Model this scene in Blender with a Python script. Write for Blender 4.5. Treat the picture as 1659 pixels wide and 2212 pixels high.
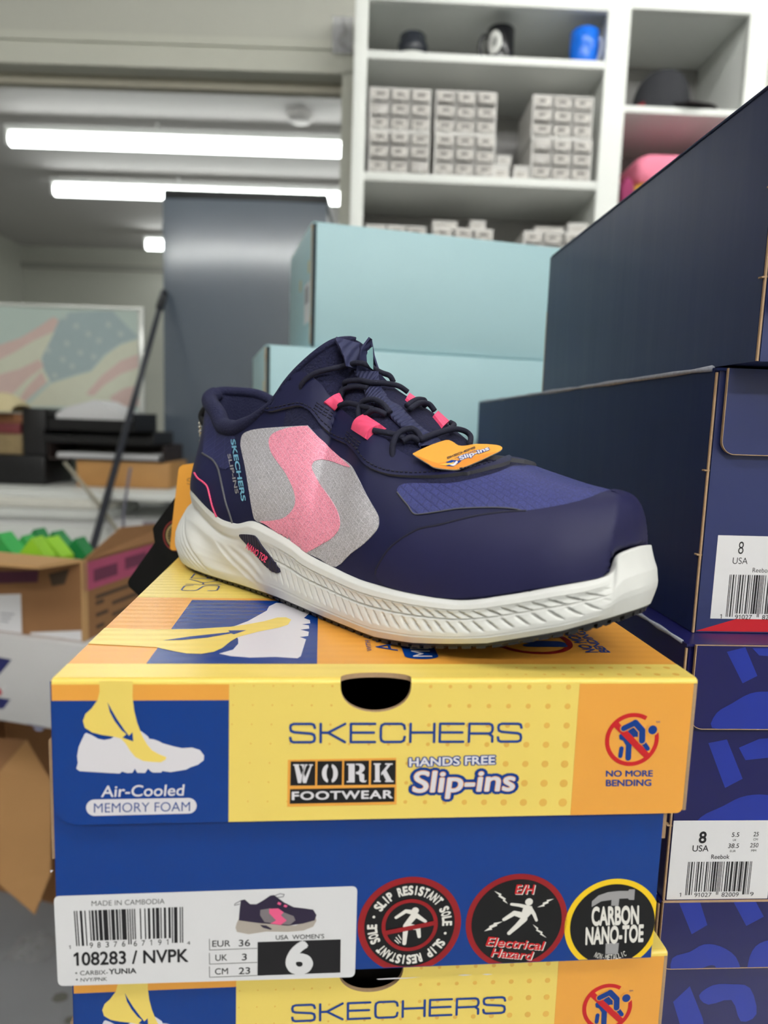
import bpy, bmesh, math, random
import numpy as np
from mathutils import Vector, Matrix
from mathutils.bvhtree import BVHTree
from mathutils import geometry as mgeo

for o in list(bpy.data.objects): bpy.data.objects.remove(o, do_unlink=True)
SC = bpy.context.scene
COL = SC.collection
random.seed(7)

# ------------------------------------------------------------------ camera, world, exposure
FPX, PITCH, ROLL = 1499.28, 0.1267, 0.0335          # focal length in pixels of the 1659x2212 frame
CX, CY = 829.5, 1106.0
_F = Vector((0, math.cos(PITCH), -math.sin(PITCH)))
_u0 = Vector((0, math.sin(PITCH), math.cos(PITCH)))
_r0 = Vector((1, 0, 0))
_R = _r0*math.cos(ROLL) + _u0*math.sin(ROLL)
_U = -_r0*math.sin(ROLL) + _u0*math.cos(ROLL)
cam_d = bpy.data.cameras.new('camera'); cam = bpy.data.objects.new('camera', cam_d); COL.objects.link(cam)
m = Matrix.Identity(4)
for i in range(3):
    m[i][0] = _R[i]; m[i][1] = _U[i]; m[i][2] = -_F[i]
cam.matrix_world = m
cam_d.sensor_fit = 'VERTICAL'; cam_d.sensor_height = 36.0; cam_d.sensor_width = 27.0
cam_d.lens = FPX/2212*36
cam_d.clip_start = 0.01
cam_d.dof.use_dof = True; cam_d.dof.focus_distance = 0.29; cam_d.dof.aperture_fstop = 9.0
SC.camera = cam
SC.view_settings.view_transform = 'Standard'; SC.view_settings.look = 'None'
SC.view_settings.gamma = 1.0; SC.view_settings.use_curve_mapping = False
SC.view_settings.exposure = 0.30
W = bpy.data.worlds.new('world'); SC.world = W; W.use_nodes = True
W.node_tree.nodes['Background'].inputs[0].default_value = (0.95, 0.97, 1, 1)
W.node_tree.nodes['Background'].inputs[1].default_value = 0.25
ROOM_TUBE = 26.0        # emission of the tubes on this room's ceiling
FAR_TUBE = 7.0         # emission of the tubes in the room beyond the doorway
CEIL_Z, FLOOR_Z = 1.45, -1.0

def ray(px, py):
    return _F + _R*((px-CX)/FPX) - _U*((py-CY)/FPX)
def on_y(px, py, y):
    d = ray(px, py); return d*(y/d.y)
def on_z(px, py, z):
    d = ray(px, py); return d*(z/d.z)
def at(px, py, depth):
    return ray(px, py)*depth

# ------------------------------------------------------------------ materials
def lin(c):
    c = c/255.0
    return c/12.92 if c <= 0.04045 else ((c+0.055)/1.055)**2.4
def rgb(c, k=1.0): return (lin(c[0])*k, lin(c[1])*k, lin(c[2])*k, 1)
MATS = {}
def nodes(name):
    mt = bpy.data.materials.new(name); mt.use_nodes = True
    nt = mt.node_tree; b = nt.nodes['Principled BSDF']
    return mt, nt, b
def mat(name, c, rough=0.5, metal=0.0, spec=0.5, var=0.04, vscale=40, bump=0.0, bscale=300, bdist=0.0005,
        wave=None, emit=None, alpha=None, coat=0.0, sheen=0.0, coat_ior=1.5, coat_rough=0.12, stretch=None):
    """procedural paint: base colour with a little noise, optional noise bump, optional wave bump (axis, scale, strength)"""
    if name in MATS: return MATS[name]
    mt, nt, b = nodes(name)
    N = nt.nodes; Lk = nt.links
    tc = N.new('ShaderNodeTexCoord')
    nz = N.new('ShaderNodeTexNoise'); nz.inputs['Scale'].default_value = vscale; nz.inputs['Detail'].default_value = 4
    Lk.new(tc.outputs['Object'], nz.inputs['Vector'])
    mx = N.new('ShaderNodeMix'); mx.data_type = 'RGBA'
    a = rgb(c, 1-var); d = rgb(c, 1+var)
    mx.inputs[6].default_value = a; mx.inputs[7].default_value = d
    Lk.new(nz.outputs['Fac'], mx.inputs[0]); Lk.new(mx.outputs[2], b.inputs['Base Color'])
    b.inputs['Roughness'].default_value = rough; b.inputs['Metallic'].default_value = metal
    b.inputs['Specular IOR Level'].default_value = spec
    if coat: b.inputs['Coat Weight'].default_value = coat; b.inputs['Coat Roughness'].default_value = coat_rough; b.inputs['Coat IOR'].default_value = coat_ior
    if sheen: b.inputs['Sheen Weight'].default_value = sheen
    last = None
    if bump:
        n2 = N.new('ShaderNodeTexNoise'); n2.inputs['Scale'].default_value = bscale; n2.inputs['Detail'].default_value = 3
        if stretch:
            mp = N.new('ShaderNodeMapping'); mp.inputs['Scale'].default_value = stretch
            Lk.new(tc.outputs['Object'], mp.inputs['Vector']); Lk.new(mp.outputs['Vector'], n2.inputs['Vector'])
        else: Lk.new(tc.outputs['Object'], n2.inputs['Vector'])
        bp = N.new('ShaderNodeBump'); bp.inputs['Strength'].default_value = bump; bp.inputs['Distance'].default_value = bdist
        Lk.new(n2.outputs['Fac'], bp.inputs['Height']); last = bp
    if wave:
        ax, sc, st = wave
        wv = N.new('ShaderNodeTexWave'); wv.bands_direction = ax; wv.inputs['Scale'].default_value = sc
        wv.inputs['Distortion'].default_value = 1.2; wv.inputs['Detail'].default_value = 2
        wv.inputs['Detail Scale'].default_value = 0.6
        Lk.new(tc.outputs['Object'], wv.inputs['Vector'])
        b2 = N.new('ShaderNodeBump'); b2.inputs['Strength'].default_value = st; b2.inputs['Distance'].default_value = bdist
        Lk.new(wv.outputs['Fac'], b2.inputs['Height'])
        if last: Lk.new(last.outputs['Normal'], b2.inputs['Normal'])
        last = b2
    if last: Lk.new(last.outputs['Normal'], b.inputs['Normal'])
    if emit:
        b.inputs['Emission Color'].default_value = rgb(emit[0]); b.inputs['Emission Strength'].default_value = emit[1]
    if alpha is not None: b.inputs['Alpha'].default_value = alpha
    MATS[name] = mt
    return mt
def clearmat(name, c=(245, 248, 250), rough=0.08, ior=1.45):
    if name in MATS: return MATS[name]
    mt, nt, b = nodes(name)
    b.inputs['Base Color'].default_value = rgb(c); b.inputs['Roughness'].default_value = rough
    b.inputs['Transmission Weight'].default_value = 0.85; b.inputs['IOR'].default_value = ior
    nz = nt.nodes.new('ShaderNodeTexNoise'); nz.inputs['Scale'].default_value = 60
    bp = nt.nodes.new('ShaderNodeBump'); bp.inputs['Strength'].default_value = 0.15
    nt.links.new(nz.outputs['Fac'], bp.inputs['Height']); nt.links.new(bp.outputs['Normal'], b.inputs['Normal'])
    MATS[name] = mt
    return mt

# ------------------------------------------------------------------ mesh builder
class MB:
    def __init__(s): s.v = []; s.f = []; s.m = []; s.mats = []; s.sm = []
    def mi(s, mt):
        if mt not in s.mats: s.mats.append(mt)
        return s.mats.index(mt)
    def add(s, vs, fs, mt, smooth=False):
        o = len(s.v); s.v += [tuple(p) for p in vs]; k = s.mi(mt)
        for f in fs:
            s.f.append([i+o for i in f]); s.m.append(k); s.sm.append(smooth)
    def box(s, x0, x1, y0, y1, z0, z1, mt, M=None):
        vs = [Vector((x, y, z)) for z in (z0, z1) for y in (y0, y1) for x in (x0, x1)]
        if M: vs = [M @ p for p in vs]
        s.add(vs, [(0,2,3,1),(4,5,7,6),(0,1,5,4),(2,6,7,3),(0,4,6,2),(1,3,7,5)], mt)
    def hexa(s, p, mt):
        """8 corners: bottom 4 (ccw from above) then top 4"""
        s.add(p, [(3,2,1,0),(4,5,6,7),(0,1,5,4),(1,2,6,5),(2,3,7,6),(3,0,4,7)], mt)
    def bbox(s, x0, x1, y0, y1, z0, z1, mt, r=0.002, seg=2, M=None):
        """bevelled box"""
        bm = bmesh.new(); bmesh.ops.create_cube(bm, size=1)
        for v in bm.verts:
            v.co = Vector((x0 + (v.co.x+.5)*(x1-x0), y0 + (v.co.y+.5)*(y1-y0), z0 + (v.co.z+.5)*(z1-z0)))
        bmesh.ops.bevel(bm, geom=bm.edges[:], offset=r, segments=seg, affect='EDGES', profile=.5)
        bm.verts.index_update()
        vs = [(M @ v.co) if M else v.co.copy() for v in bm.verts]
        s.add(vs, [[v.index for v in f.verts] for f in bm.faces], mt, True); bm.free()
    def prism(s, pts, axis, a, b, mt, side=None, M=None):
        """polygon pts (2D) extruded along axis 'x','y','z' from a to b"""
        def P(p, h):
            q = {'x': (h, p[0], p[1]), 'y': (p[0], h, p[1]), 'z': (p[0], p[1], h)}[axis]
            q = Vector(q); return M @ q if M else q
        n = len(pts); vs = [P(p, a) for p in pts] + [P(p, b) for p in pts]
        tr = mgeo.tessellate_polygon([[Vector((p[0], p[1], 0)) for p in pts]])
        s.add(vs, [t for t in tr], mt); s.add(vs, [[i+n for i in t][::-1] for t in tr], mt)
        s.add(vs, [(i, (i+1) % n, (i+1) % n + n, i+n) for i in range(n)], side or mt)
    def tube(s, path, r, mt, n=10, cap=True, smooth=True):
        path = [Vector(p) for p in path]; k = len(path)
        rr = r if hasattr(r, '__len__') else [r]*k
        up = Vector((0.13, 0.21, 1)).normalized(); vs = []
        prev = None
        for i, p in enumerate(path):
            t = (path[min(i+1, k-1)] - path[max(i-1, 0)]).normalized()
            if prev is None:
                a = t.cross(up)
                if a.length < 1e-4: a = t.cross(Vector((1, 0, 0)))
                a.normalize()
            else:
                a = prev - t*prev.dot(t); a.normalize()
            prev = a; b = t.cross(a)
            for j in range(n):
                g = 2*math.pi*j/n; vs.append(p + (a*math.cos(g) + b*math.sin(g))*rr[i])
        fs = [(i*n+j, i*n+(j+1) % n, (i+1)*n+(j+1) % n, (i+1)*n+j) for i in range(k-1) for j in range(n)]
        if cap: fs += [tuple(range(n))[::-1], tuple(range((k-1)*n, k*n))]
        s.add(vs, fs, mt, smooth)
    def lathe(s, prof, mt, n=28, c=(0, 0, 0), smooth=True, M=None):
        vs = []
        for (r, z) in prof:
            for j in range(n):
                g = 2*math.pi*j/n; p = Vector((c[0]+r*math.cos(g), c[1]+r*math.sin(g), c[2]+z))
                vs.append(M @ p if M else p)
        k = len(prof)
        fs = [(i*n+j, i*n+(j+1) % n, (i+1)*n+(j+1) % n, (i+1)*n+j) for i in range(k-1) for j in range(n)]
        s.add(vs, fs, mt, smooth)
    def ball(s, c, r, mt, n=10, sq=(1, 1, 1)):
        pr = [(math.sin(math.pi*i/n)*1.0, -math.cos(math.pi*i/n)) for i in range(n+1)]
        vs = []; m_ = n*2
        for (a, b) in pr:
            for j in range(m_):
                g = 2*math.pi*j/m_; vs.append((c[0]+r*a*math.cos(g)*sq[0], c[1]+r*a*math.sin(g)*sq[1], c[2]+r*b*sq[2]))
        s.add(vs, [(i*m_+j, i*m_+(j+1) % m_, (i+1)*m_+(j+1) % m_, (i+1)*m_+j) for i in range(n) for j in range(m_)], mt, True)
    def grid(s, rows, mt, smooth=True, closed=False, flip=False):
        nr = len(rows); nc = len(rows[0]); vs = [p for r in rows for p in r]
        fs = []
        for i in range(nr-1):
            for j in range(nc if closed else nc-1):
                q = (i*nc+j, i*nc+(j+1) % nc, (i+1)*nc+(j+1) % nc, (i+1)*nc+j)
                fs.append(q[::-1] if flip else q)
        s.add(vs, fs, mt, smooth)
    def build(s, name, parent=None, M=None, recalc=False, weld=0.0):
        me = bpy.data.meshes.new(name); me.from_pydata([tuple(p) for p in s.v], [], s.f)
        for mt in s.mats: me.materials.append(mt)
        me.polygons.foreach_set('material_index', s.m); me.polygons.foreach_set('use_smooth', s.sm)
        me.update()
        if recalc or weld:
            bm = bmesh.new(); bm.from_mesh(me)
            if weld: bmesh.ops.remove_doubles(bm, verts=bm.verts, dist=weld)
            if recalc: bmesh.ops.recalc_face_normals(bm, faces=bm.faces)
            bm.to_mesh(me); bm.free()
        o = bpy.data.objects.new(name, me); COL.objects.link(o)
        if parent: o.parent = parent
        if M is not None: o.matrix_world = M if not parent else o.matrix_world
        return o

def tag(o, label=None, cat=None, group=None, kind=None):
    if label: o['label'] = label
    if cat: o['category'] = cat
    if group: o['group'] = group
    if kind: o['kind'] = kind
    return o
def thing(name, label, cat, M=None, group=None):
    o = bpy.data.objects.new(name, None); COL.objects.link(o); o.empty_display_size = 0.02
    if M is not None: o.matrix_world = M
    return tag(o, label, cat, group)
def copy_tree(o, parent=None):
    c = o.copy(); COL.objects.link(c)
    if parent: c.parent = parent
    for ch in [x for x in bpy.data.objects if x.parent == o]: copy_tree(ch, c)
    return c
def frame(origin, yaw=0.0):
    return Matrix.Translation(Vector(origin)) @ Matrix.Rotation(yaw, 4, 'Z')

# ------------------------------------------------------------------ flat artwork printed on faces
FONT_CACHE = {}
def _rawtext(body, off=0.0, shear=0.0, spacing=1.0):
    key = (body, round(off, 4), round(shear, 3), round(spacing, 3))
    if key in FONT_CACHE: return FONT_CACHE[key]
    cu = bpy.data.curves.new('t', 'FONT'); cu.body = body; cu.size = 1; cu.offset = off; cu.shear = shear
    cu.space_character = spacing; cu.fill_mode = 'FRONT'; cu.resolution_u = 6
    ob = bpy.data.objects.new('t', cu); COL.objects.link(ob)
    dg = bpy.context.evaluated_depsgraph_get()
    me = bpy.data.meshes.new_from_object(ob.evaluated_get(dg))
    v = [(p.co.x, p.co.y) for p in me.vertices]; f = [list(p.vertices) for p in me.polygons]
    bpy.data.objects.remove(ob, do_unlink=True); bpy.data.curves.remove(cu); bpy.data.meshes.remove(me)
    FONT_CACHE[key] = (v, f); return v, f
def _adv(ch):
    """advance width of a glyph"""
    a = min(p[0] for p in _rawtext('H')[0]); k = [p[0] for p in _rawtext(ch+'H')[0]]
    h = max(p[0] for p in _rawtext('H')[0])-a
    return max(k)-h-a
ONE = [(.20, 0), (.29, 0), (.29, .69), (.215, .69), (.06, .575), (.06, .485), (.20, .575)]
ONE_F = [(0, 1, 2), (0, 2, 6), (2, 3, 6), (3, 4, 6), (4, 5, 6)]
def _textmesh(body, off, shear, spacing):
    """list of (vertices, faces) layers: the glyphs, thickened by shifted copies when off > 0"""
    if '1' in body:
        v = []; f = []; x = 0
        for ch in body:
            if ch == '1': gv, gf, ad = ONE, ONE_F, _adv('2')*.92
            elif ch == ' ': gv, gf, ad = [], [], .28
            else: gv, gf = _rawtext(ch); ad = _adv(ch)
            o = len(v); v += [(p[0]+x+shear*p[1], p[1]) for p in gv]; f += [[k+o for k in g] for g in gf]; x += ad*spacing
    else: v, f = _rawtext(body, min(off, 0.0), shear, spacing)
    if off <= 0: return [(v, f)]
    n = 8 if off < .06 else 14
    return [(v, f)]+[([(p[0]+off*math.cos(2*math.pi*k/n), p[1]+off*math.sin(2*math.pi*k/n)) for p in v], f) for k in range(n)]
_hv, _ = _rawtext('H'); CAP = max(p[1] for p in _hv)

def cr(pts, n=6, closed=True):
    """Catmull-Rom through 2D/3D points"""
    P = [Vector(p) for p in pts]; k = len(P); out = []
    rng = range(k) if closed else range(k-1)
    for i in rng:
        if closed: a, b, c, d = P[(i-1) % k], P[i], P[(i+1) % k], P[(i+2) % k]
        else: a, b, c, d = P[max(i-1, 0)], P[i], P[i+1], P[min(i+2, k-1)]
        for j in range(n):
            t = j/n
            out.append(.5*((2*b) + (c-a)*t + (2*a-5*b+4*c-d)*t*t + (3*b-a-3*c+d)*t**3))
    if not closed: out.append(P[-1])
    return out
def clip(pts, f):
    """keep the part of polygon where f(p) >= 0"""
    out = []
    for i in range(len(pts)):
        a, b = pts[i], pts[(i+1) % len(pts)]; fa, fb = f(a), f(b)
        if fa >= 0: out.append(a)
        if (fa >= 0) != (fb >= 0):
            t = fa/(fa-fb); out.append((a[0]+(b[0]-a[0])*t, a[1]+(b[1]-a[1])*t))
    return out

class Face:
    """planar face of a framed thing. kind 'front': local plane y=c, coords (x,z); 'top': plane z=c, coords (x,y)"""
    EPS = 0.00005
    def __init__(s, M, kind, c): s.M = M; s.I = M.inverted(); s.kind = kind; s.c = c
    def p(s, px, py):
        o = s.I @ Vector((0, 0, 0)); d = (s.I.to_3x3() @ ray(px, py))
        if s.kind == 'front': t = (s.c-o.y)/d.y; q = o+d*t; return (q.x, q.z)
        t = (s.c-o.z)/d.z; q = o+d*t; return (q.x, q.y)
    def P3(s, q, layer):
        e = s.EPS*layer
        return Vector((q[0], s.c-e, q[1])) if s.kind == 'front' else Vector((q[0], q[1], s.c+e))
class Art:
    def __init__(s, mb, face, zoom=None): s.mb = mb; s.face = face; s.z = zoom; s.cl = None
    def zoom(s, ox, oy, sc): s.z = (ox, oy, sc); return s
    def px(s, p):
        if s.z: p = (s.z[0]+p[0]/s.z[2], s.z[1]+p[1]/s.z[2])
        return s.face.p(p[0], p[1])
    def tris(s, v2, fs, mt, layer):
        s.k = (getattr(s, 'k', 0)+1) % 24
        vs = [s.face.P3(q, layer+.035*s.k) for q in v2]; out = []
        for f in fs:
            a, b, c = v2[f[0]], v2[f[1]], v2[f[2]]
            cr_ = (b[0]-a[0])*(c[1]-a[1])-(b[1]-a[1])*(c[0]-a[0])
            if abs(cr_) < 1e-14 and len(f) == 3: continue
            out.append(list(f) if cr_ > 0 else list(f)[::-1])
        s.mb.add(vs, out, mt)
    def poly(s, pts, mt, layer=1, smooth=0, local=False):
        q = list(pts) if local else [s.px(p) for p in pts]
        if smooth: q = [(p[0], p[1]) for p in cr([Vector((a[0], a[1], 0)) for a in q], smooth)]
        if s.cl: q = clip(q, s.cl)
        if len(q) < 3: return
        tr = mgeo.tessellate_polygon([[Vector((p[0], p[1], 0)) for p in q]])
        s.tris(q, tr, mt, layer)
    def disc(s, c, r, mt, layer=1, r2=None, n=64, a0=0, a1=2*math.pi):
        """disc or ring in local units around local point c"""
        if r2 is None:
            s.poly([(c[0]+r*math.cos(2*math.pi*i/n), c[1]+r*math.sin(2*math.pi*i/n)) for i in range(n)], mt, layer, local=True)
        else:
            for i in range(n):
                g, h = a0+(a1-a0)*i/n, a0+(a1-a0)*(i+1)/n
                s.poly([(c[0]+r*math.cos(g), c[1]+r*math.sin(g)), (c[0]+r*math.cos(h), c[1]+r*math.sin(h)),
                        (c[0]+r2*math.cos(h), c[1]+r2*math.sin(h)), (c[0]+r2*math.cos(g), c[1]+r2*math.sin(g))], mt, layer, local=True)
    def stroke(s, pts, w, mt, layer=1, local=False, w1=None, caps=True):
        """round-capped stroke, width w (zoom pixels, or local units), tapering to w1"""
        q = [Vector(p) for p in (pts if local else [s.px(p) for p in pts])]
        if not local:
            a = s.px(pts[0]); b = s.px((pts[0][0]+10, pts[0][1])); k = math.hypot(b[0]-a[0], b[1]-a[1])/10; w = w*k
            w1 = w1*k if w1 is not None else None
        if w1 is None: w1 = w
        n = len(q)
        for i in range(n-1):
            wa = w+(w1-w)*i/(n-1); wb = w+(w1-w)*(i+1)/(n-1)
            d = (q[i+1]-q[i]); 
            if d.length < 1e-9: continue
            d.normalize(); e = Vector((-d.y, d.x))
            s.poly([q[i]+e*wa/2, q[i+1]+e*wb/2, q[i+1]-e*wb/2, q[i]-e*wa/2], mt, layer, local=True)
        for i in range(n):
            if caps or 0 < i < n-1:
                wa = (w+(w1-w)*i/max(n-1, 1))/2
                s.poly([(q[i].x+wa*math.cos(g*math.pi/8), q[i].y+wa*math.sin(g*math.pi/8)) for g in range(16)], mt, layer, local=True)
    def text(s, body, p0, p1, top, mt, layer=2, off=0.0, shear=0.0, spacing=1.0, local=False, dx=0, dy=0):
        """cap-height text: p0 baseline left, p1 baseline right, top = point above p0 at cap height"""
        a, b, c = (p0, p1, top) if local else (s.px(p0), s.px(p1), s.px(top))
        v0 = _textmesh(body, 0, shear, spacing)[0][0]
        if not v0: return
        x0 = min(p[0] for p in v0); x1 = max(p[0] for p in v0)
        for v, f in _textmesh(body, off, shear, spacing):
            q = []
            for (x, y) in v:
                tx = (x-x0)/(x1-x0)+dx; ty = y/CAP+dy
                q.append((a[0]+(b[0]-a[0])*tx+(c[0]-a[0])*ty, a[1]+(b[1]-a[1])*tx+(c[1]-a[1])*ty))
            s.tris(q, f, mt, layer)
    def ring_text(s, body, c, r, h, mt, layer, a0, a1, off=0.0, inward=False, wk=0.62):
        """characters set around a circle, clockwise from angle a0 to a1 (radians), tops outward"""
        n = len(body)
        for i, ch in enumerate(body):
            if ch == ' ': continue
            g = a0+(a1-a0)*(i+.5)/n
            rad = Vector((math.cos(g), math.sin(g))); tan = Vector((math.sin(g), -math.cos(g)))
            if inward: rad = -rad; tan = -tan
            base = Vector(c)+(rad*r if not inward else -rad*(r+h))
            step = abs(a1-a0)/n*r*wk; wch = step*(0.20 if ch in 'I•.' else .45 if ch == '-' else 1.0)
            if ch == '•':
                q = base+rad*h*.5; s.disc((q.x, q.y), h*.16, mt, layer, n=16); continue
            p0 = base-tan*wch/2; p1 = base+tan*wch/2; tp = p0+rad*h
            s.text(ch, (p0.x, p0.y), (p1.x, p1.y), (tp.x, tp.y), mt, layer, off, local=True)

UPC_L = ['0001101','0011001','0010011','0111101','0100011','0110001','0101111','0111011','0110111','0001011']
def upc(s):
    bits = '101'+''.join(UPC_L[int(c)] for c in s[:6])+'01010'
    bits += ''.join(''.join('1' if x == '0' else '0' for x in UPC_L[int(c)]) for c in s[6:])+'101'
    return bits
def barcode(art, digits, tl, tr, bl, br, mt, layer=2, tall=1.1):
    """bars between the four (zoomed) pixel corners"""
    bits = upc(digits); n = len(bits)
    TL, TR, BL, BR = [Vector(art.px(p)) for p in (tl, tr, bl, br)]
    i = 0
    while i < n:
        if bits[i] == '1':
            j = i
            while j < n and bits[j] == '1': j += 1
            k = tall if (i < 10 or i >= n-10 or 44 < i < 50) else 1.0
            a, b = i/n, j/n
            p = TL.lerp(TR, a); q = TL.lerp(TR, b); r_ = BL.lerp(BR, b); t_ = BL.lerp(BR, a)
            r_ = q+(r_-q)*k; t_ = p+(t_-p)*k
            art.poly([p, q, r_, t_], mt, layer, local=True); i = j
        else: i += 1
# thin wide lettering of the box lid, drawn as strokes in a unit cell
GLY = {
 'S': [[(1, .78), (.96, .95), (.85, 1), (.15, 1), (.03, .94), (0, .8), (.03, .62), (.15, .55), (.85, .47), (.97, .4), (1, .22), (.97, .06), (.85, 0), (.13, 0), (.03, .06), (0, .24)]],
 'K': [[(0, 0), (0, 1)], [(1, 1), (.3, .52), (.02, .52)], [(.3, .52), (1, 0)]],
 'E': [[(1, 1), (0, 1), (0, 0), (1, 0)], [(0, .52), (.95, .52)]],
 'C': [[(1, .72), (.97, .92), (.85, 1), (.15, 1), (.03, .92), (0, .75), (0, .25), (.03, .08), (.15, 0), (.85, 0), (.97, .08), (1, .28)]],
 'H': [[(0, 0), (0, 1)], [(1, 0), (1, 1)], [(0, .52), (1, .52)]],
 'R': [[(0, 0), (0, 1), (.85, 1), (.96, .94), (1, .8), (1, .66), (.96, .52), (.85, .46), (0, .46)], [(.86, .44), (1, .3), (1, 0)]],
}
def wide_text(art, word, p0, p1, top, w, mt, layer, gap=0.26, local=False):
    a, b, c = [Vector(p) for p in ((p0, p1, top) if local else (art.px(p0), art.px(p1), art.px(top)))]
    n = len(word); cell = 1/(n+gap*(n-1)); X = (b-a); Y = (c-a)
    for i, ch in enumerate(word):
        x0 = i*cell*(1+gap)
        for st in GLY[ch]:
            pts = [a+X*(x0+cell*q[0])+Y*q[1] for q in st]
            art.stroke([(p.x, p.y) for p in pts], w, mt, layer, local=True)

def group_of(*k): return None

# ================================================================== ROOM SHELL
M_wall = mat('cream_wall_paint', (188, 188, 178), 0.75, var=.02, bump=.1)
M_trim = mat('cream_trim_paint', (196, 196, 184), 0.5, var=.02)
M_ceil = mat('ceiling_paint', (196, 192, 190), 0.8, var=.03)
M_floor = mat('concrete_floor', (150, 152, 156), 0.55, var=.12, vscale=6, bump=.1)
M_white = mat('white_cabinet_paint', (232, 234, 230), 0.45, var=.015)
M_grey = mat('grey_white_paint', (196, 195, 194), 0.6, var=.02)

def sbox(name, x0, x1, y0, y1, z0, z1, mt):
    b = MB(); b.box(x0, x1, y0, y1, z0, z1, mt); return tag(b.build(name), kind='structure')
YW = 2.20                                   # front face of the wall with the doorway
head = on_y(370, 150, YW).z
jamb = on_y(737, 300, YW).x
XL, XR, YB, YF = -2.6, 2.4, -2.6, 6.6
sbox('floor', XL-.9, XR+.2, YB-.2, YF+.2, FLOOR_Z-.1, FLOOR_Z, M_floor)
sbox('ceiling', XL-.9, XR+.2, YB-.2, YF+.2, CEIL_Z+.06, CEIL_Z+.16, M_ceil)
bw = MB()
bw.box(jamb, XR, YW, YW+.12, FLOOR_Z, CEIL_Z+.06, M_wall)
bw.box(XL, jamb, YW, YW+.12, head, CEIL_Z+.06, M_wall)
tag(bw.build('wall_back'), kind='structure')
sbox('wall_right', XR, XR+.1, YB, YF, FLOOR_Z, CEIL_Z+.06, M_wall)
sbox('wall_left', XL-.1-.8, XL-.8, YB, YF, FLOOR_Z, CEIL_Z+.06, M_wall)
sbox('wall_front', XL-.8, XR, YB-.1, YB, FLOOR_Z, CEIL_Z+.06, M_wall)
sbox('wall_far', XL-.8, XR, YF, YF+.1, FLOOR_Z, CEIL_Z+.06, M_wall)
# door casing: architrave over the opening and down its right side, with a stepped stop inside the opening
b = MB()
b.box(XL, jamb+.055, YW-.018, YW, head-.004, head+.075, M_trim)
b.box(XL, jamb+.055, YW-.026, YW, head+.058, head+.082, M_trim)
tag(b.build('trim_1'), kind='structure')
b = MB(); b.box(jamb, jamb+.04, YW-.018, YW, FLOOR_Z, head, M_trim); tag(b.build('trim_2'), kind='structure')
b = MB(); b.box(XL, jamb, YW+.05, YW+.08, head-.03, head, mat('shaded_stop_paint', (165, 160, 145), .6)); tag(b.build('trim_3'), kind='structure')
# picture rail of the far wall
b = MB(); b.box(XL-.8, XR, YF-.03, YF, on_y(200, 583, YF).z, on_y(200, 572, YF).z, mat('rail_paint', (160, 158, 150), .6)); tag(b.build('trim_4'), kind='structure')
# ridge across the far ceiling
b = MB(); b.box(XL-.8, XR, 3.18, 3.30, CEIL_Z+.045, CEIL_Z+.06, M_ceil); tag(b.build('trim_5'), kind='structure')

# ------------------------------------------------------------------ lamps
M_tubefar = mat('lit_tube_far', (250, 255, 252), .4, emit=((250, 255, 252), FAR_TUBE))
M_tube = mat('lit_tube', (252, 255, 254), .4, emit=((252, 253, 250), ROOM_TUBE))
M_tubeback = mat('lit_tube_back', (252, 255, 254), .4, emit=((252, 253, 250), ROOM_TUBE*2.6))
M_lamp = mat('lamp_housing', (230, 230, 228), .5)
def tube_lamp(x0, x1, y, z, r, label, mt, group):
    t = thing('tube_light', label, 'light', Matrix.Translation((0.5*(x0+x1), y, z)), group)
    h = (x1-x0)/2
    hw_ = min(.05, r*1.3); b = MB(); b.bbox(-h-.02, h+.02, -hw_, hw_, r*1.25, r*1.25+.03, M_lamp, .006); b.build('lamp_housing', t)
    b = MB(); b.tube([(-h, 0, 0), (-h*.5, 0, 0), (h*.5, 0, 0), (h, 0, 0)], r, mt, 14); b.build('tube', t)
    for sx in (-1, 1):
        b = MB(); b.bbox(min(sx*h, sx*(h+.02)), max(sx*h, sx*(h+.02)), -r, r, -r, r*1.25, M_lamp, .004); b.build('end_cap', t)
    # short stems up to the ceiling when the housing hangs below it
    gap = CEIL_Z+.06-(z+r*1.25+.03)
    if gap > .005:
        for sx in (-.6, .6):
            b = MB(); b.tube([(h*sx, 0, r*1.25+.03), (h*sx, 0, r*1.25+.03+gap)], .008, M_lamp, 8); b.build('stem', t)
M_shelffill = mat('shelf_fill_tube', (252, 255, 254), .4, emit=((252, 253, 250), ROOM_TUBE*.8))  # unseen fill tube, added to brighten the shelf unit and wall
tube_lamp(.1, 2.2, 1.15, CEIL_Z-.05, .022, 'added unseen fill tube in front of the white shelf unit', M_shelffill, None)
zt = CEIL_Z-.05
def far_lamp(pxa, pya, pxb, yy, label, r, extend=0):  # extend adds an unseen run behind the wall for more far-room light
    p = ray(pxa, pya); s = zt/p.z; p = p*s
    q = ray(pxb, pya+(pxb-pxa)*.045); q = q*(p.y/q.y)
    tube_lamp(p.x, q.x+extend, p.y, zt, r, label, M_tubefar, None)
far_lamp(24, 303, 735, 0, 'longest bright ceiling tube, the nearest one seen through the doorway', .030, 2.1)
far_lamp(120, 412, 735, 0, 'second bright ceiling tube, passing behind the tall dark panel', .032, 2.1)
far_lamp(318, 530, 440, 0, 'small lowest and farthest ceiling tube left of the tall dark panel', .036, 2.1)
tube_lamp(-2.9, 1.2, 2.72, CEIL_Z-.02, .03, 'added unseen fill tube just beyond the doorway header', M_tubefar, None)  # hidden by the header, added to brighten the far room
for (yy, xa, xb) in ((-0.42, -2.5, 1.3), (-1.7, -.35, 2.3)):
    tube_lamp(xa, xb, yy, zt, .022, {-0.42: 'ceiling tube overhead, nearest above the viewer', -1.7: 'ceiling tube behind the viewer'}[yy], M_tubeback if yy < -1 else M_tube, None)

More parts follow.
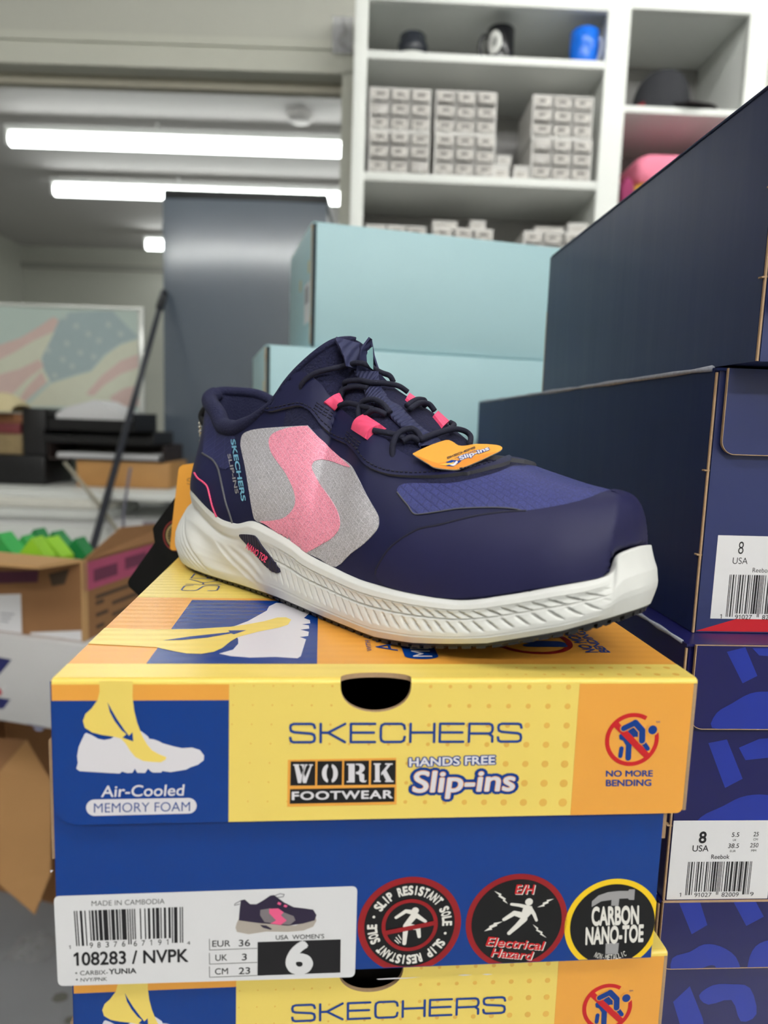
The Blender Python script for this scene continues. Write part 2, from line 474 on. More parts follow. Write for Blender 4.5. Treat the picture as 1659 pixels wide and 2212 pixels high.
# ================================================================== YELLOW AND BLUE SHOE BOXES
K_tan = mat('kraft_edge', (172, 142, 110), 0.85, var=.12, vscale=900)
P_yel = mat('print_yellow', (244, 216, 110), 0.25, var=.02, wave=('Y', 55, .10), bdist=.0004)
P_fold = mat('print_fold_yellow', (240, 210, 100), 0.25, var=.02, bump=.2, bscale=250, bdist=.0005)
P_dot = mat('print_dot', (234, 184, 84), 0.22, var=.02)
P_ora = mat('print_orange', (240, 168, 70), 0.25, var=.02, wave=('Y', 55, .10), bdist=.0004)
P_blu = mat('print_blue', (6, 57, 138), 0.24, var=.03, wave=('Y', 55, .10), bdist=.0004)
P_blu2 = mat('print_letter_blue', (20, 62, 140), 0.3)
P_whi = mat('print_white', (226, 222, 228), 0.25, var=.01)
P_blk = mat('print_black', (16, 14, 16), 0.35)
P_red = mat('print_red', (204, 28, 34), 0.35)
P_dred = mat('sticker_dark_red', (150, 22, 28), 0.3)
P_syel = mat('sticker_yellow', (250, 208, 30), 0.3)
P_sblk = mat('sticker_black', (13, 12, 13), 0.3)
P_swht = mat('sticker_white', (236, 232, 226), 0.3)
P_sgry = mat('sticker_grey', (160, 158, 160), 0.35)
P_lab = mat('label_paper', (226, 225, 228), 0.45, var=.01)
P_ink = mat('label_ink', (22, 20, 24), 0.5)
P_in = mat('box_inside', (70, 62, 56), 0.9)

BW, BD, BH, FH = 0.206, 0.30, 0.1039, 0.0474
BX = frame((-0.0993, 0.2022, -0.0804-BH), 0.0943)
ff = Face(BX, 'front', 0.0); fb = Face(BX, 'front', 0.0032); ft = Face(BX, 'top', BH)
R0 = .0016
xa = ff.p(736, 1469)[0]; xb = ff.p(889, 1472)[0]; zlow = ff.p(812, 1538)[1]
xm = (xa+xb)/2

def arc_(cx, cy, rx, ry, g0, g1, n=14): return [(cx+rx*math.cos(math.radians(g0+(g1-g0)*i/n)), cy+ry*math.sin(math.radians(g0+(g1-g0)*i/n))) for i in range(n+1)]
STENCIL = {   # heavy slab lettering with stencil gaps, in a unit cell
 'W': [[(0, 1), (.30, 1), (.30, .93), (.27, .93), (.42, .42), (.50, .70), (.44, .93), (.36, .93), (.36, 1), (.56, 1), (.40, 0), (.24, 0), (.06, .93), (0, .93)],
       [(.60, 1), (.72, 1), (.72, .93), (.66, .93), (.54, .52), (.60, .30), (.86, .93), (.80, .93), (.80, 1), (1, 1), (1, .93), (.94, .93), (.66, 0), (.50, 0), (.46, .16), (.58, .93), (.60, .93)]],
 'O': [arc_(.46, .5, .36, .5, 100, 260)+arc_(.46, .5, .13, .36, 250, 110), arc_(.54, .5, .36, .5, 80, -80)+arc_(.54, .5, .13, .36, -70, 70)],
 'R': [[(0, 1), (.40, 1), (.40, 0), (0, 0), (0, .08), (.09, .08), (.09, .92), (0, .92)],
       [(.46, 1), (.66, 1)]+arc_(.66, .76, .25, .24, 80, -60, 10)+[(.74, .50), (.88, .42), (.88, .12), (.92, .07), (.96, .12), (1, .10), (.95, 0), (.78, 0), (.66, .06), (.62, .40), (.46, .46), (.46, .56), (.58, .58)]+arc_(.56, .76, .09, .16, -70, 80, 8)+[(.46, .92)]],
 'K': [[(0, 1), (.36, 1), (.36, .92), (.30, .92), (.30, .08), (.36, .08), (.36, 0), (0, 0), (0, .08), (.07, .08), (.07, .92), (0, .92)],
       [(.58, 1), (.96, 1), (.96, .92), (.86, .92), (.64, .62), (.92, .08), (1, .08), (1, 0), (.58, 0), (.58, .08), (.64, .08), (.46, .44), (.38, .34), (.38, .50), (.70, .92), (.58, .92)]],
}
def rounded_flap():
    z0 = BH-FH; r = .007; pts = [(0, BH-R0)]
    pts += [(xa, BH-R0)]
    for i in range(1, 24):
        g = math.pi*i/24; pts.append((xm-(xm-xa)*math.cos(g)**1, (BH-R0)-(BH-R0-zlow)*math.sin(g)**.8))
    pts += [(xb, BH-R0), (BW-.0012, BH-R0)]
    for i in range(9):
        g = i/8*math.pi/2; pts.append((BW-.0012-r*.3+r*.3*math.cos(g), z0+r*.3-r*.3*math.sin(g)))
    for i in range(9):
        g = i/8*math.pi/2; pts.append((r-r*math.sin(g), z0+r-r*math.cos(g)))
    return pts
FLAP = rounded_flap()

def yellow_box():
    t = thing('shoe_box', 'yellow and blue shoe box on top of its stack, carrying the navy sneaker', 'box', BX.copy(), 'yellow and blue shoe boxes')
    # ---- body
    b = MB(); th = .0015; x0, x1 = -.0016, BW-.0058; y0, y1 = .0032, BD-.002; zt_ = BH-.0018
    b.box(x0, x0+th, y0+th, y1, 0, zt_, P_blu); b.box(x1-th, x1, y0+th, y1, 0, zt_, P_blu)
    b.box(x0, x1, y1-th, y1, 0, zt_, P_blu); b.box(x0+th, x1-th, y0+th, y1-th, 0, th, P_in)
    pts = [(x0, 0), (x1, 0), (x1, zt_), (xb+.004, zt_)]
    for i in range(1, 16):
        g = math.pi*i/16; pts.append((xm+(xb+.004-xm)*math.cos(g), zt_-(zt_-zlow+.003)*math.sin(g)))
    pts += [(xa-.004, zt_), (x0, zt_)]
    b.prism(pts, 'y', y0, y0+th, P_blu, K_tan)
    # inner side tuck panels, kraft edges showing beyond the body
    b.box(x1+.0003, x1+.0028, .006, BD-.02, .0435, zt_, K_tan)
    b.box(-.0032, -.0017, .005, BD-.02, .042, zt_-.02, K_tan)
    # torn white notch at the left edge and worn lower edge
    a = Art(b, fb).zoom(90, 1830, 2.37)
    a.poly([(44, 118), (62, 117), (46, 130)], P_whi, 1)
    a.zoom(750, 1830, 2.37); a.poly([(150, 674), (240, 668), (300, 668), (375, 664), (300, 672), (160, 678)], P_whi, 1); a.poly([(565, 655), (600, 651), (640, 653), (600, 657)], P_whi, 1); a.poly([(690, 650), (720, 648), (745, 650), (715, 654)], P_whi, 1)
    body = b.build('box_body', t)
    # ---- lid with its printing
    b = MB()
    b.prism(FLAP, 'y', 0, .0016, P_yel, K_tan)
    tp = [(0, R0), (xa, R0)]
    for i in range(1, 16):
        g = math.pi*i/16; tp.append((xm-(xm-xa)*math.cos(g), R0+.0042*math.sin(g)))
    tp += [(xb, R0), (BW, R0), (BW, BD), (0, BD)]
    b.prism(tp, 'z', BH-.0016, BH, P_ora, K_tan)
    for (u0, u1) in ((0, xa), (xb, BW)):                    # rounded fold
        rows = []
        for i in range(7):
            g = i/6*math.pi/2; rows.append([Vector((u, R0-R0*math.sin(g), BH-R0+R0*math.cos(g))) for u in (u0, u1)])
        b.grid(rows, P_fold, True)
    b.box(0, BW, BD-.0016, BD, BH-FH, BH-.0016, P_yel)
    b.box(.0006, .0022, .006, BD-.004, BH-.03, BH-.0017, P_blu)
    b.bbox(BW-.00115, BW+.0004, .0003, BD-.004, BH-FH+.0006, BH-.0004, K_tan, .0004, 2)
    # flap artwork
    a = Art(b, ff)
    xl = ff.p(495, 1500)[0]; zo = ff.p(300, 1513)[1]; xr = ff.p(1252, 1480)[0]
    low = clip(clip(FLAP, lambda p: xl-p[0]), lambda p: zo-p[1])
    a.poly(low, P_blu, 1, local=True)
    a.poly([(0, zo), (xl, zo), (xl, BH-R0), (0, BH-R0)], P_ora, 1, local=True)
    a.poly(clip(FLAP, lambda p: p[0]-xr), P_ora, 1, local=True)
    # halftone dots growing to the right
    for row in range(7):
        for col in range(18):
            px = 1228-42.5*col-2.1*row; py = 1484+41.6*row+1.9*0
            if px < 500: continue
            q = ff.p(px, py+.004*(px-1228)); rr = (.0003+.00075*max(0, (px-540)/690)**1.2)*(0.85+.1*row*max(0, (px-700)/530))
            rr *= 1.0
            dxn = (q[0]-xm)/(xb-xm)
            if abs(dxn) < 1.04 and q[1] > zlow-.001: continue
            if q[0]+rr > xr: continue
            a.disc(q, rr, P_dot, 1, n=20)
    # slip-in foot picture
    a.zoom(90, 1430, 2.37)
    shoe = [(230,362),(255,372),(290,392),(320,398),(355,392),(372,380),(508,352),(545,380),(550,392),(575,395),(600,404),(620,415),(680,432),(720,440),(770,437),(810,449),(832,478),(830,502),(800,525),(762,538),(740,550),(690,558),(660,563),(618,557),(612,565),(570,565),(560,560),(545,545),(530,567),(490,566),(478,545),(465,566),(440,568),(412,560),(400,570),(340,567),(260,562),(195,558),(178,545),(186,515),(182,480),(190,435),(205,400),(222,366)]
    a.poly(shoe, P_whi, 2)
    leg = [(295,95),(298,150),(287,195),(255,238),(225,265),(212,300),(222,335),(260,360),(310,372),(370,381),(405,390),(430,415),(455,455),(480,485),(520,505),(565,510),(610,512),(636,498),(638,485),(600,470),(565,450),(540,420),(520,385),(505,350),(490,310),(475,250),(466,180),(468,95)]
    a.poly(leg, P_yel, 3)
    a.poly([(338,205),(350,255),(375,302),(410,348),(434,368),(415,386),(470,405),(466,358),(448,376),(424,345),(385,288),(357,240)], P_blu, 4)
    a.text('Air-Cooled', (305, 690), (726, 682), (310, 634), P_whi, 2, .012)
    pill = []
    for i in range(13): g = math.pi/2+math.pi*i/12; pill.append((272+44*math.cos(g), 745-42*math.sin(g)))
    for i in range(13): g = -math.pi/2+math.pi*i/12; pill.append((752+42*math.cos(g), 735-40*math.sin(g)))
    a.poly(pill, P_whi, 2)
    a.text('MEMORY FOAM', (268, 770), (760, 762), (268, 722), P_blu2, 3, -.004)
    # brand lettering
    a.zoom(590, 1430, 2.37)
    wide_text(a, 'SKECHERS', (88, 410), (1268, 406), (88, 316), .00062*1.35, P_blu2, 3, .24)
    # WORK FOOTWEAR plate
    a.poly([(76, 500), (630, 490), (632, 728), (72, 740)], P_ora, 2)
    for i, (q0, q1, c) in enumerate(((90, 217, 'W'), (227, 354, 'O'), (364, 491, 'R'), (502, 628, 'K'))):
        yt = 508-.012*(q0-90); yb_ = 632-.012*(q0-90)
        a.poly([(q0, yt), (q1, yt-1.5), (q1-2, yb_-1.5), (q0-2, yb_)], P_blk, 3)
        w = q1-q0; k0 = q0+w*.10; kw = w*.80; kb = yb_-14; kh = kb-(yt+14)
        for pl in STENCIL[c]: a.poly([(k0+kw*p[0], kb-kh*p[1]) for p in pl], P_whi, 4)
    a.poly([(87, 650), (622, 640), (620, 714), (85, 725)], P_blk, 3)
    a.text('FOOTWEAR', (98, 704), (610, 695), (98, 664), P_whi, 4, .03, spacing=1.1)
    # hands free slip-ins
    for (o_, mt_, ly) in ((.11, P_blu, 3), (.028, P_whi, 4)):
        a.text('HANDS FREE', (698, 533), (1134, 520), (698, 492), mt_, ly, o_)
    for (o_, mt_, ly) in ((.13, P_blu, 3), (.034, P_ora, 4), (.018, P_whi, 5)):
        a.text('Slip-ins', (716, 664), (1232, 655), (719, 560), mt_, ly, o_, shear=.08)
    # no more bending sign
    a.zoom(1300, 1350, 4.62)
    no_bending(a, (300, 1142), 1.0)
    a.text('NO MORE', (42, 1510), (505, 1508), (42, 1452), P_blu2, 3, .03)
    a.text('BENDING', (42, 1606), (490, 1602), (42, 1545), P_blu2, 3, .03)
    a.text('TM', (537, 976), (578, 975), (537, 958), P_blu2, 3, .0)
    # top artwork
    a = Art(b, ft)
    yfy = ft.p(700, 1434.5)[1]
    a.poly([(0, R0), (xa, R0)]+[(xm-(xm-xa)*math.cos(math.pi*i/16), R0+.0042*math.sin(math.pi*i/16)) for i in range(1, 16)]+[(xb, R0), (BW, R0), (BW, yfy), (0, yfy)], P_yel, 1, local=True)
    y1_ = ft.p(300, 1392)[1]; y2_ = ft.p(300, 1358)[1]; y3_ = ft.p(450, 1292)[1]
    xq0 = ft.p(316, 1434)[0]; xq1 = ft.p(685, 1435)[0]; yq1 = ft.p(500, 1297)[1]
    a.poly([(0, y3_), (BW, y3_), (BW, BD), (0, BD)], P_yel, 1, local=True)
    a.poly([(xq1, y3_), (BW, y3_), (BW, BD), (xq1+.06, BD), (xq1+.02, y3_+.02)], P_ora, 2, local=True)
    a.poly([(xq0, yfy), (xq1, yfy), (xq1, yq1), (xq0, yq1)], P_blu, 2, local=True)
    a.zoom(100, 1180, 2.183)
    a.poly([(1085,268),(1050,285),(1040,305),(950,355),(870,385),(905,440),(905,462),(880,490),(815,508),(870,520),(960,527),(1080,524),(1185,530),(1200,520),(1225,440),(1195,430),(1235,425),(1238,405),(1198,395),(1240,390),(1238,375),(1205,370),(1245,365),(1243,350),(1215,340),(1238,320),(1205,300),(1215,290),(1180,275)], P_whi, 3)
    q = [a.px(p) for p in [(515,395),(700,392),(870,382),(960,368),(1030,355),(1090,338),(1130,337),(1155,348),(1140,372),(1100,385),(1000,405),(905,430),(870,450),(830,482),(790,500),(730,510),(660,508),(600,497),(545,485),(515,478)]]
    a.poly([(0, y2_)]+q+[(0, y1_)], P_yel, 4, local=True)
    a.poly([(550,447),(680,428),(800,415),(865,408),(858,400),(943,399),(885,418),(872,414),(760,434),(640,445)], P_blu, 5)
    # lettering reads away from the viewer: baseline runs along +y, tops point left
    def top_text(s_, x_base, x_top, ya, yb, mt_, ly, off=0, wide=0):
        if wide: wide_text(a, s_, (x_base, ya), (x_base, yb), (x_top, ya), wide, mt_, ly, .24, local=True)
        else: a.text(s_, (x_base, ya), (x_base, yb), (x_top, ya), mt_, ly, off, local=True)
    p0 = ft.p(468, 1277); p1 = ft.p(390, 1277)
    wide_text(a, 'SKECHERS', (p0[0], p0[1]), (p0[0], p0[1]+.10), (p1[0], p0[1]), .0008, P_blu2, 3, .24, local=True)
    q = ft.p(804, 1407); q2 = ft.p(793, 1407); q3 = ft.p(804, 1384)
    top_text('WITH', q[0], q2[0], q[1], q3[1], P_blu2, 3)
    q = ft.p(860, 1407); q2 = ft.p(814, 1407); q3 = ft.p(860, 1383)
    top_text('Air-Cooled', q[0], q2[0], q[1], q[1]+.062, P_blu2, 3)
    q = ft.p(876, 1424); q2 = ft.p(950, 1424)
    rr = (q2[0]-q[0])/2; cxm = (q[0]+q2[0])/2; pill = []
    for i in range(13): g = math.pi+math.pi*i/12; pill.append((cxm+rr*math.cos(g), q[1]+rr*.5+rr*.55*math.sin(g)))
    pill += [(cxm+rr, q[1]+.08), (cxm-rr, q[1]+.08)]
    a.poly(pill, P_blu, 3, local=True)
    top_text('MEMORY FOAM', cxm+rr*.62, cxm-rr*.5, q[1]+.002, q[1]+.074, P_whi, 4)
    q = ft.p(1180, 1410); R_ = .0158
    cc = (ft.p(1160, 1400)[0], ft.p(1170, 1414)[1]+R_)
    a.disc(cc, R_, P_dred, 3, r2=R_*.85)
    a.stroke([(cc[0]-.006, cc[1]+.006), (cc[0]+.001, cc[1]-.003), (cc[0]+.010, cc[1]-.0035)], .0055, P_blu2, 3, local=True)
    a.stroke([(cc[0]-.003, cc[1]-.006), (cc[0]+.011, cc[1]-.006)], .0032, P_blu2, 3, local=True)
    q = ft.p(1292, 1410); q2 = ft.p(1266, 1410)
    top_text('NO MORE', q[0], q2[0], q[1], q[1]+.026, P_blu2, 3, .03)
    q = ft.p(1318, 1410); q2 = ft.p(1298, 1410)
    top_text('BENDING', q[0], q2[0], q[1], q[1]+.026, P_blu2, 3, .03)
    for row in range(2):
        for col in range(14):
            q = ft.p(1440-row*-20-40.5*col, 1443+14.5*row)
            r_ = .0012*max(.12, 1-col*.075)
            if q[0] < BW-.003: a.disc(q, r_, P_dot, 2, n=18)
    lid = b.build('box_lid', t)
    return t, body

def no_bending(a, c, k):
    """red ring and slash over a stooping figure, zoom coordinates of the enlarged flap"""
    A = lambda x, y: (x, y)
    p = a.px(c); e = a.px((c[0]+267, c[1])); R_ = e[0]-p[0]
    a.disc(p, R_, P_red, 3, r2=R_*.845, a0=math.radians(60), a1=math.radians(375), n=60)
    a.stroke([A(135, 985), A(445, 1300)], 62, P_red, 4, caps=False)
    for (w_, mt_, ly) in ((74, P_ora, 5), (58, P_blu, 6)):
        a.stroke([A(215, 1028), A(330, 972)], w_, mt_, ly)
        a.stroke([A(330, 972), A(400, 1050), A(398, 1150)], w_*1.1, mt_, ly)
    a.stroke([A(398, 1150), A(455, 1232)], 46, P_blu, 3)
    a.poly([(290, 965), (400, 1030), (430, 1120), (330, 1115), (230, 1160), (175, 1140), (170, 1100), (200, 1070), (270, 1050)], P_blu, 3)
    a.stroke([A(225, 1120), A(268, 1190), A(262, 1325)], 58, P_blu, 3)
    a.stroke([A(195, 1230), A(184, 1305)], 44, P_blu, 3)
    a.stroke([A(225, 1075), A(425, 1280)], 64, P_red, 5, caps=False)
    h = a.px((503, 1043)); a.disc(h, R_*45/267, P_blu, 6); a.disc(h, R_*60/267, P_ora, 5)

ybox, ybody = yellow_box()

# stickers of the two boxes differ only by what can be seen; both sizes carry the same set
def stickers(t):
    # size label
    b = MB(); a = Art(b, fb).zoom(90, 1830, 2.37)
    cs = [(62, 250), (1616, 198), (1604, 664), (84, 710)]
    pts = []
    for i in range(4):
        p = Vector(cs[i]); d0 = (Vector(cs[i-1])-p).normalized(); d1 = (Vector(cs[(i+1) % 4])-p).normalized(); r = 30
        for j in range(7):
            g = j/6; pts.append(tuple((p+d0*r*(1-g))*(1-g)+(p+d1*r*g)*g) if 0 < g < 1 else tuple(p+(d0*r if g == 0 else d1*r)))
    a.poly(pts, P_lab, 2)
    a.text('MADE IN CAMBODIA', (256, 300), (630, 288), (256, 274), P_ink, 3, -.006)
    barcode(a, '198376671914', (165, 325), (724, 304), (176, 480), (725, 462), P_ink, 3, 1.16)
    for d_, x, y in (('1', 140, 520), ('9', 246, 515), ('8', 286, 513), ('3', 328, 511), ('7', 370, 509), ('6', 412, 507), ('6', 472, 505), ('7', 513, 503), ('1', 556, 501), ('9', 597, 500), ('1', 640, 498), ('4', 744, 498)):
        w_ = 17 if d_ not in '1' else 9
        h_ = 28 if x not in (140, 744) else 18
        a.text(d_, (x, y), (x+w_, y-1), (x, y-h_), P_ink, 3, 0)
    a.text('108283 / NVPK', (168, 604), (750, 584), (166, 540), P_ink, 3, .022)
    a.disc(a.px((178, 643)), .0003, P_ink, 3, n=12); a.disc(a.px((181, 676)), .0003, P_ink, 3, n=12)
    a.text('CARBIX-', (198, 654), (340, 649), (197, 632), P_ink, 3, 0)
    a.text('YUNIA', (346, 648), (485, 643), (345, 622), P_ink, 3, .022)
    a.text('NVY/PNK', (200, 687), (336, 682), (200, 668), P_ink, 3, 0)
    for (y_, k_, v_, xx) in ((508, 'EUR', '36', 874), (580, 'UK', '3', 890), (650, 'CM', '23', 888)):
        a.text(k_, (xx, y_), (xx+(92 if k_ == 'EUR' else 60 if k_ == 'UK' else 66), y_-2), (xx, y_-31), P_ink, 3, .006)
        a.text(v_, (1010 if len(v_) == 2 else 1026, y_-2), (1067 if len(v_) == 2 else 1050, y_-4), (1010 if len(v_) == 2 else 1026, y_-35), P_ink, 3, .008)
    for (y0_, y1_) in ((468, 525), (540, 597), (608, 664)):
        a.stroke([(859, y0_), (860, y1_), (1104, y1_-9)], 3, P_ink, 3, caps=False)
    a.poly([(1106, 484), (1531, 470), (1529, 640), (1105, 656)], P_ink, 3)
    a.text('6', (1262, 640), (1376, 637), (1262, 490), P_lab, 4, .05)
    a.text('USA  WOMEN\'S', (1199, 472), (1446, 465), (1199, 450), P_ink, 3, .004)
    # small printed picture of the shoe
    s_n = mat('print_navy', (44, 34, 60), .4); s_g = mat('print_shoe_grey', (128, 120, 124), .4); s_p = mat('print_pink', (236, 96, 142), .4); s_b = mat('print_beige', (178, 168, 158), .4)
    a.poly([(1010,365),(1000,385),(993,410),(1000,432),(1060,444),(1150,430),(1260,432),(1340,425),(1390,405),(1407,375),(1400,350),(1300,400),(1200,395),(1100,385)], s_b, 3)
    a.poly([(1010,372),(1014,320),(1020,270),(1040,266),(1068,290),(1100,290),(1135,270),(1170,246),(1190,243),(1240,280),(1290,305),(1350,312),(1390,318),(1407,345),(1398,372),(1340,388),(1260,400),(1180,392),(1110,386),(1050,378)], s_n, 4)
    a.poly([(1120,318),(1170,310),(1225,325),(1290,350),(1300,372),(1270,395),(1200,390),(1140,380),(1118,345)], s_g, 5)
    a.poly([(1165,312),(1212,310),(1240,330),(1225,345),(1255,372),(1225,395),(1170,388),(1200,372),(1165,335)], s_p, 6)
    a.poly([(1118, 396), (1150, 398), (1180, 416), (1172, 420), (1135, 410)], s_n, 5)
    a.poly([(1212, 276), (1228, 284), (1222, 294), (1206, 288)], s_p, 6); a.poly([(1244, 290), (1260, 296), (1252, 306), (1238, 300)], s_p, 6)
    a.stroke([(1020, 272), (990, 288), (988, 296), (1012, 290)], 3, s_n, 3); a.stroke([(1196, 246), (1220, 236), (1242, 240), (1236, 252), (1205, 256)], 3, s_n, 3)
    tag(b.build('size_label', t), 'white barcode label printed with a small sneaker and a large 6')
    xe = BW-.0058
    # slip resistant sticker
    def begin(c, r, m0, m1, k):
        b = MB(); a = Art(b, fb).zoom(750, 1830, 2.37); a.cl = lambda p: min(xe+.0002-p[0], p[1]-.0003)
        p = a.px(c); a_ = a.px((c[0]+r, c[1])); R_ = a_[0]-p[0]
        a.disc(p, R_, m0, 2); a.disc(p, R_*k, m1, 3)
        return b, a, p, R_
    b, a, p, R_ = begin((320, 397), 262, P_dred, P_sblk, .875)
    a.ring_text('SLIP RESISTANT SOLE • SLIP RESISTANT SOLE • ', p, R_*.64, R_*.17, P_swht, 4, math.radians(152), math.radians(152-360), .05, wk=.86)
    a.disc(p, R_*.545, P_dred, 5, r2=R_*.47)
    for st, w_, w1_ in (([(345, 345), (300, 400), (292, 490)], 36, 20), ([(330, 330), (300, 325), (250, 358)], 24, 16), ([(350, 345), (400, 378)], 26, 16), ([(320, 405), (362, 410), (368, 455)], 32, 18)):
        a.stroke(st, w_, P_swht, 4, w1=w1_)
    a.disc(a.px((348, 322)), R_*.068, P_swht, 5); a.stroke([(250, 460), (272, 486)], 5, P_swht, 4); a.stroke([(262, 448), (276, 470)], 5, P_swht, 4); a.stroke([(244, 474), (262, 490)], 5, P_swht, 4)
    a.stroke([(190, 437), (446, 385)], 24, P_dred, 6, caps=False)
    tag(b.build('round_sticker', t), 'round sticker with a barred falling figure ringed by slip resistant sole')
    # electrical hazard sticker
    b, a, p, R_ = begin((868, 381), 257, P_dred, P_sblk, .89)
    for (o_, mt_, ly, d_) in ((.02, P_swht, 4, 4), (.02, P_red, 5, 0)):
        a.text('E/H', (858+d_, 236+d_), (960+d_, 236+d_), (858+d_, 190+d_), mt_, ly, o_, shear=.2)
        a.text('Electrical', (708+d_, 500+d_), (1004+d_, 524+d_), (716+d_, 456+d_), mt_, ly, o_, shear=.15)
        a.text('Hazard', (734+d_, 556+d_), (945+d_, 574+d_), (742+d_, 514+d_), mt_, ly, o_, shear=.15)
    a.poly([(905, 292), (945, 300), (950, 330), (905, 375), (885, 360), (895, 325)], P_swht, 4)
    for st, w_, w1_ in (([(920, 305), (880, 295), (840, 290)], 20, 14), ([(935, 310), (955, 340), (968, 372)], 22, 14), ([(905, 350), (855, 335), (802, 368)], 34, 18), ([(905, 365), (870, 400), (828, 438)], 34, 20)):
        a.stroke(st, w_, P_swht, 4, w1=w1_)
    a.disc(a.px((930, 278)), R_*.075, P_swht, 4)
    for bolt in ([(752,222),(790,238),(785,245),(812,262),(806,268),(822,288),(795,272),(800,266),(772,250),(778,244)],
                 [(1058,262),(1020,268),(1022,275),(1000,283),(1002,290),(972,306),(1010,300),(1008,292),(1030,284),(1028,277)],
                 [(700,428),(728,408),(725,402),(750,392),(748,386),(796,378),(765,394),(768,400),(738,412),(742,420)],
                 [(1020,462),(985,444),(990,438),(965,424),(970,418),(948,392),(978,412),(974,420),(1000,432),(996,440)]):
        a.poly(bolt, P_swht, 4)
    tag(b.build('round_sticker', t), 'round sticker with a shocked figure between lightning bolts')
    # composite toe sticker wrapping the corner
    b, a, p, R_ = begin((1358, 395), 242, P_syel, P_sblk, .885)
    a.poly([(1250,305),(1252,275),(1285,245),(1335,228),(1390,222),(1438,222),(1442,214),(1472,214),(1468,268),(1442,268),(1436,260),(1392,262),(1388,298),(1350,298),(1352,268),(1300,275)], P_sgry, 4)
    a.poly([(1322, 490), (1390, 488), (1384, 545), (1320, 545)], P_sgry, 4)
    a.text('CARBON', (1252, 396), (1490, 388), (1252, 308), P_swht, 5, .04)
    a.text('NANO-TOE', (1220, 494), (1512, 478), (1222, 412), P_swht, 5, .04)
    a.ring_text('NON-METALLIC', p, R_*.66, R_*.115, P_swht, 5, math.radians(243), math.radians(297), .012, inward=True, wk=.86)
    tag(b.build('round_sticker', t), 'round yellow-rimmed sticker with a hammer, wrapping the box corner')
stickers(ybox)

lowpos = on_z(1443, 2053, -0.0804-BH)
o2 = lowpos - BX.to_3x3() @ Vector((BW, 0, BH)) - Vector((0, 0, .0005))
def stacked_copy(src, dz, off, label):
    c = copy_tree(src); c.matrix_world = frame((off.x, off.y, off.z), 0.0943); c['label'] = label; return c
yb2 = stacked_copy(ybox, 0, o2, 'lower yellow and blue shoe box, cut by the bottom edge of the photo')
tag(ybox, 'yellow and blue shoe box on top of its stack, carrying the navy sneaker')
Z_TABLE = o2.z

# ================================================================== NAVY SHOE BOXES (right stack)
N_side = mat('navy_board', (28, 38, 80), 0.5, spec=.12, var=.12, vscale=14, bdist=.0012, bump=.35, bscale=40, stretch=(1, 1, .10))
N_lit = mat('navy_satin_lit', (44, 53, 90), 0.4, var=.12, vscale=14, spec=.22, bdist=.0012, bump=.35, bscale=40, stretch=(1, 1, .10))  # satin copy for the top box, its extra light put into a paler base
N_front = mat('navy_front_print', (44, 52, 98), 0.34, var=.08, vscale=20, bump=.06, bscale=120)
N_royal = mat('navy_royal_print', (25, 25, 84), 0.32, var=.05, vscale=20, wave=('Z', 30, .05), bdist=.0004)
N_letter = mat('royal_blue_letter', (32, 50, 150), 0.32, var=.03)
N_red = mat('red_wedge_print', (196, 30, 42), 0.32)
N_wear = mat('worn_paper_edge', (150, 152, 164), 0.8, var=.35, vscale=500)
YAWN = 0.066
SN = 0.2966
Cc = at(1484, 1391, SN)                      # top left front corner of the middle box
zC = Cc.z
Bcn = on_z(1497, 1368, zC)
def up_to(px, py, P):
    best = None
    for i in range(4000):
        q = Vector((P.x, P.y, P.z+i*.0001)); d = q.dot(_F); y = CY-FPX*q.dot(_U)/d
        if y <= py: return q.z
    return q.z
zB = up_to(1555, 794, Bcn)
Bfar = on_z(1064, 869.5, zB)
An = on_z(1635, 786, zB); Afar = on_z(1172, 851, zB)
zA = up_to(1190, 557, Afar)
def side_len(P, Q): return math.hypot(Q.x-P.x, Q.y-P.y)

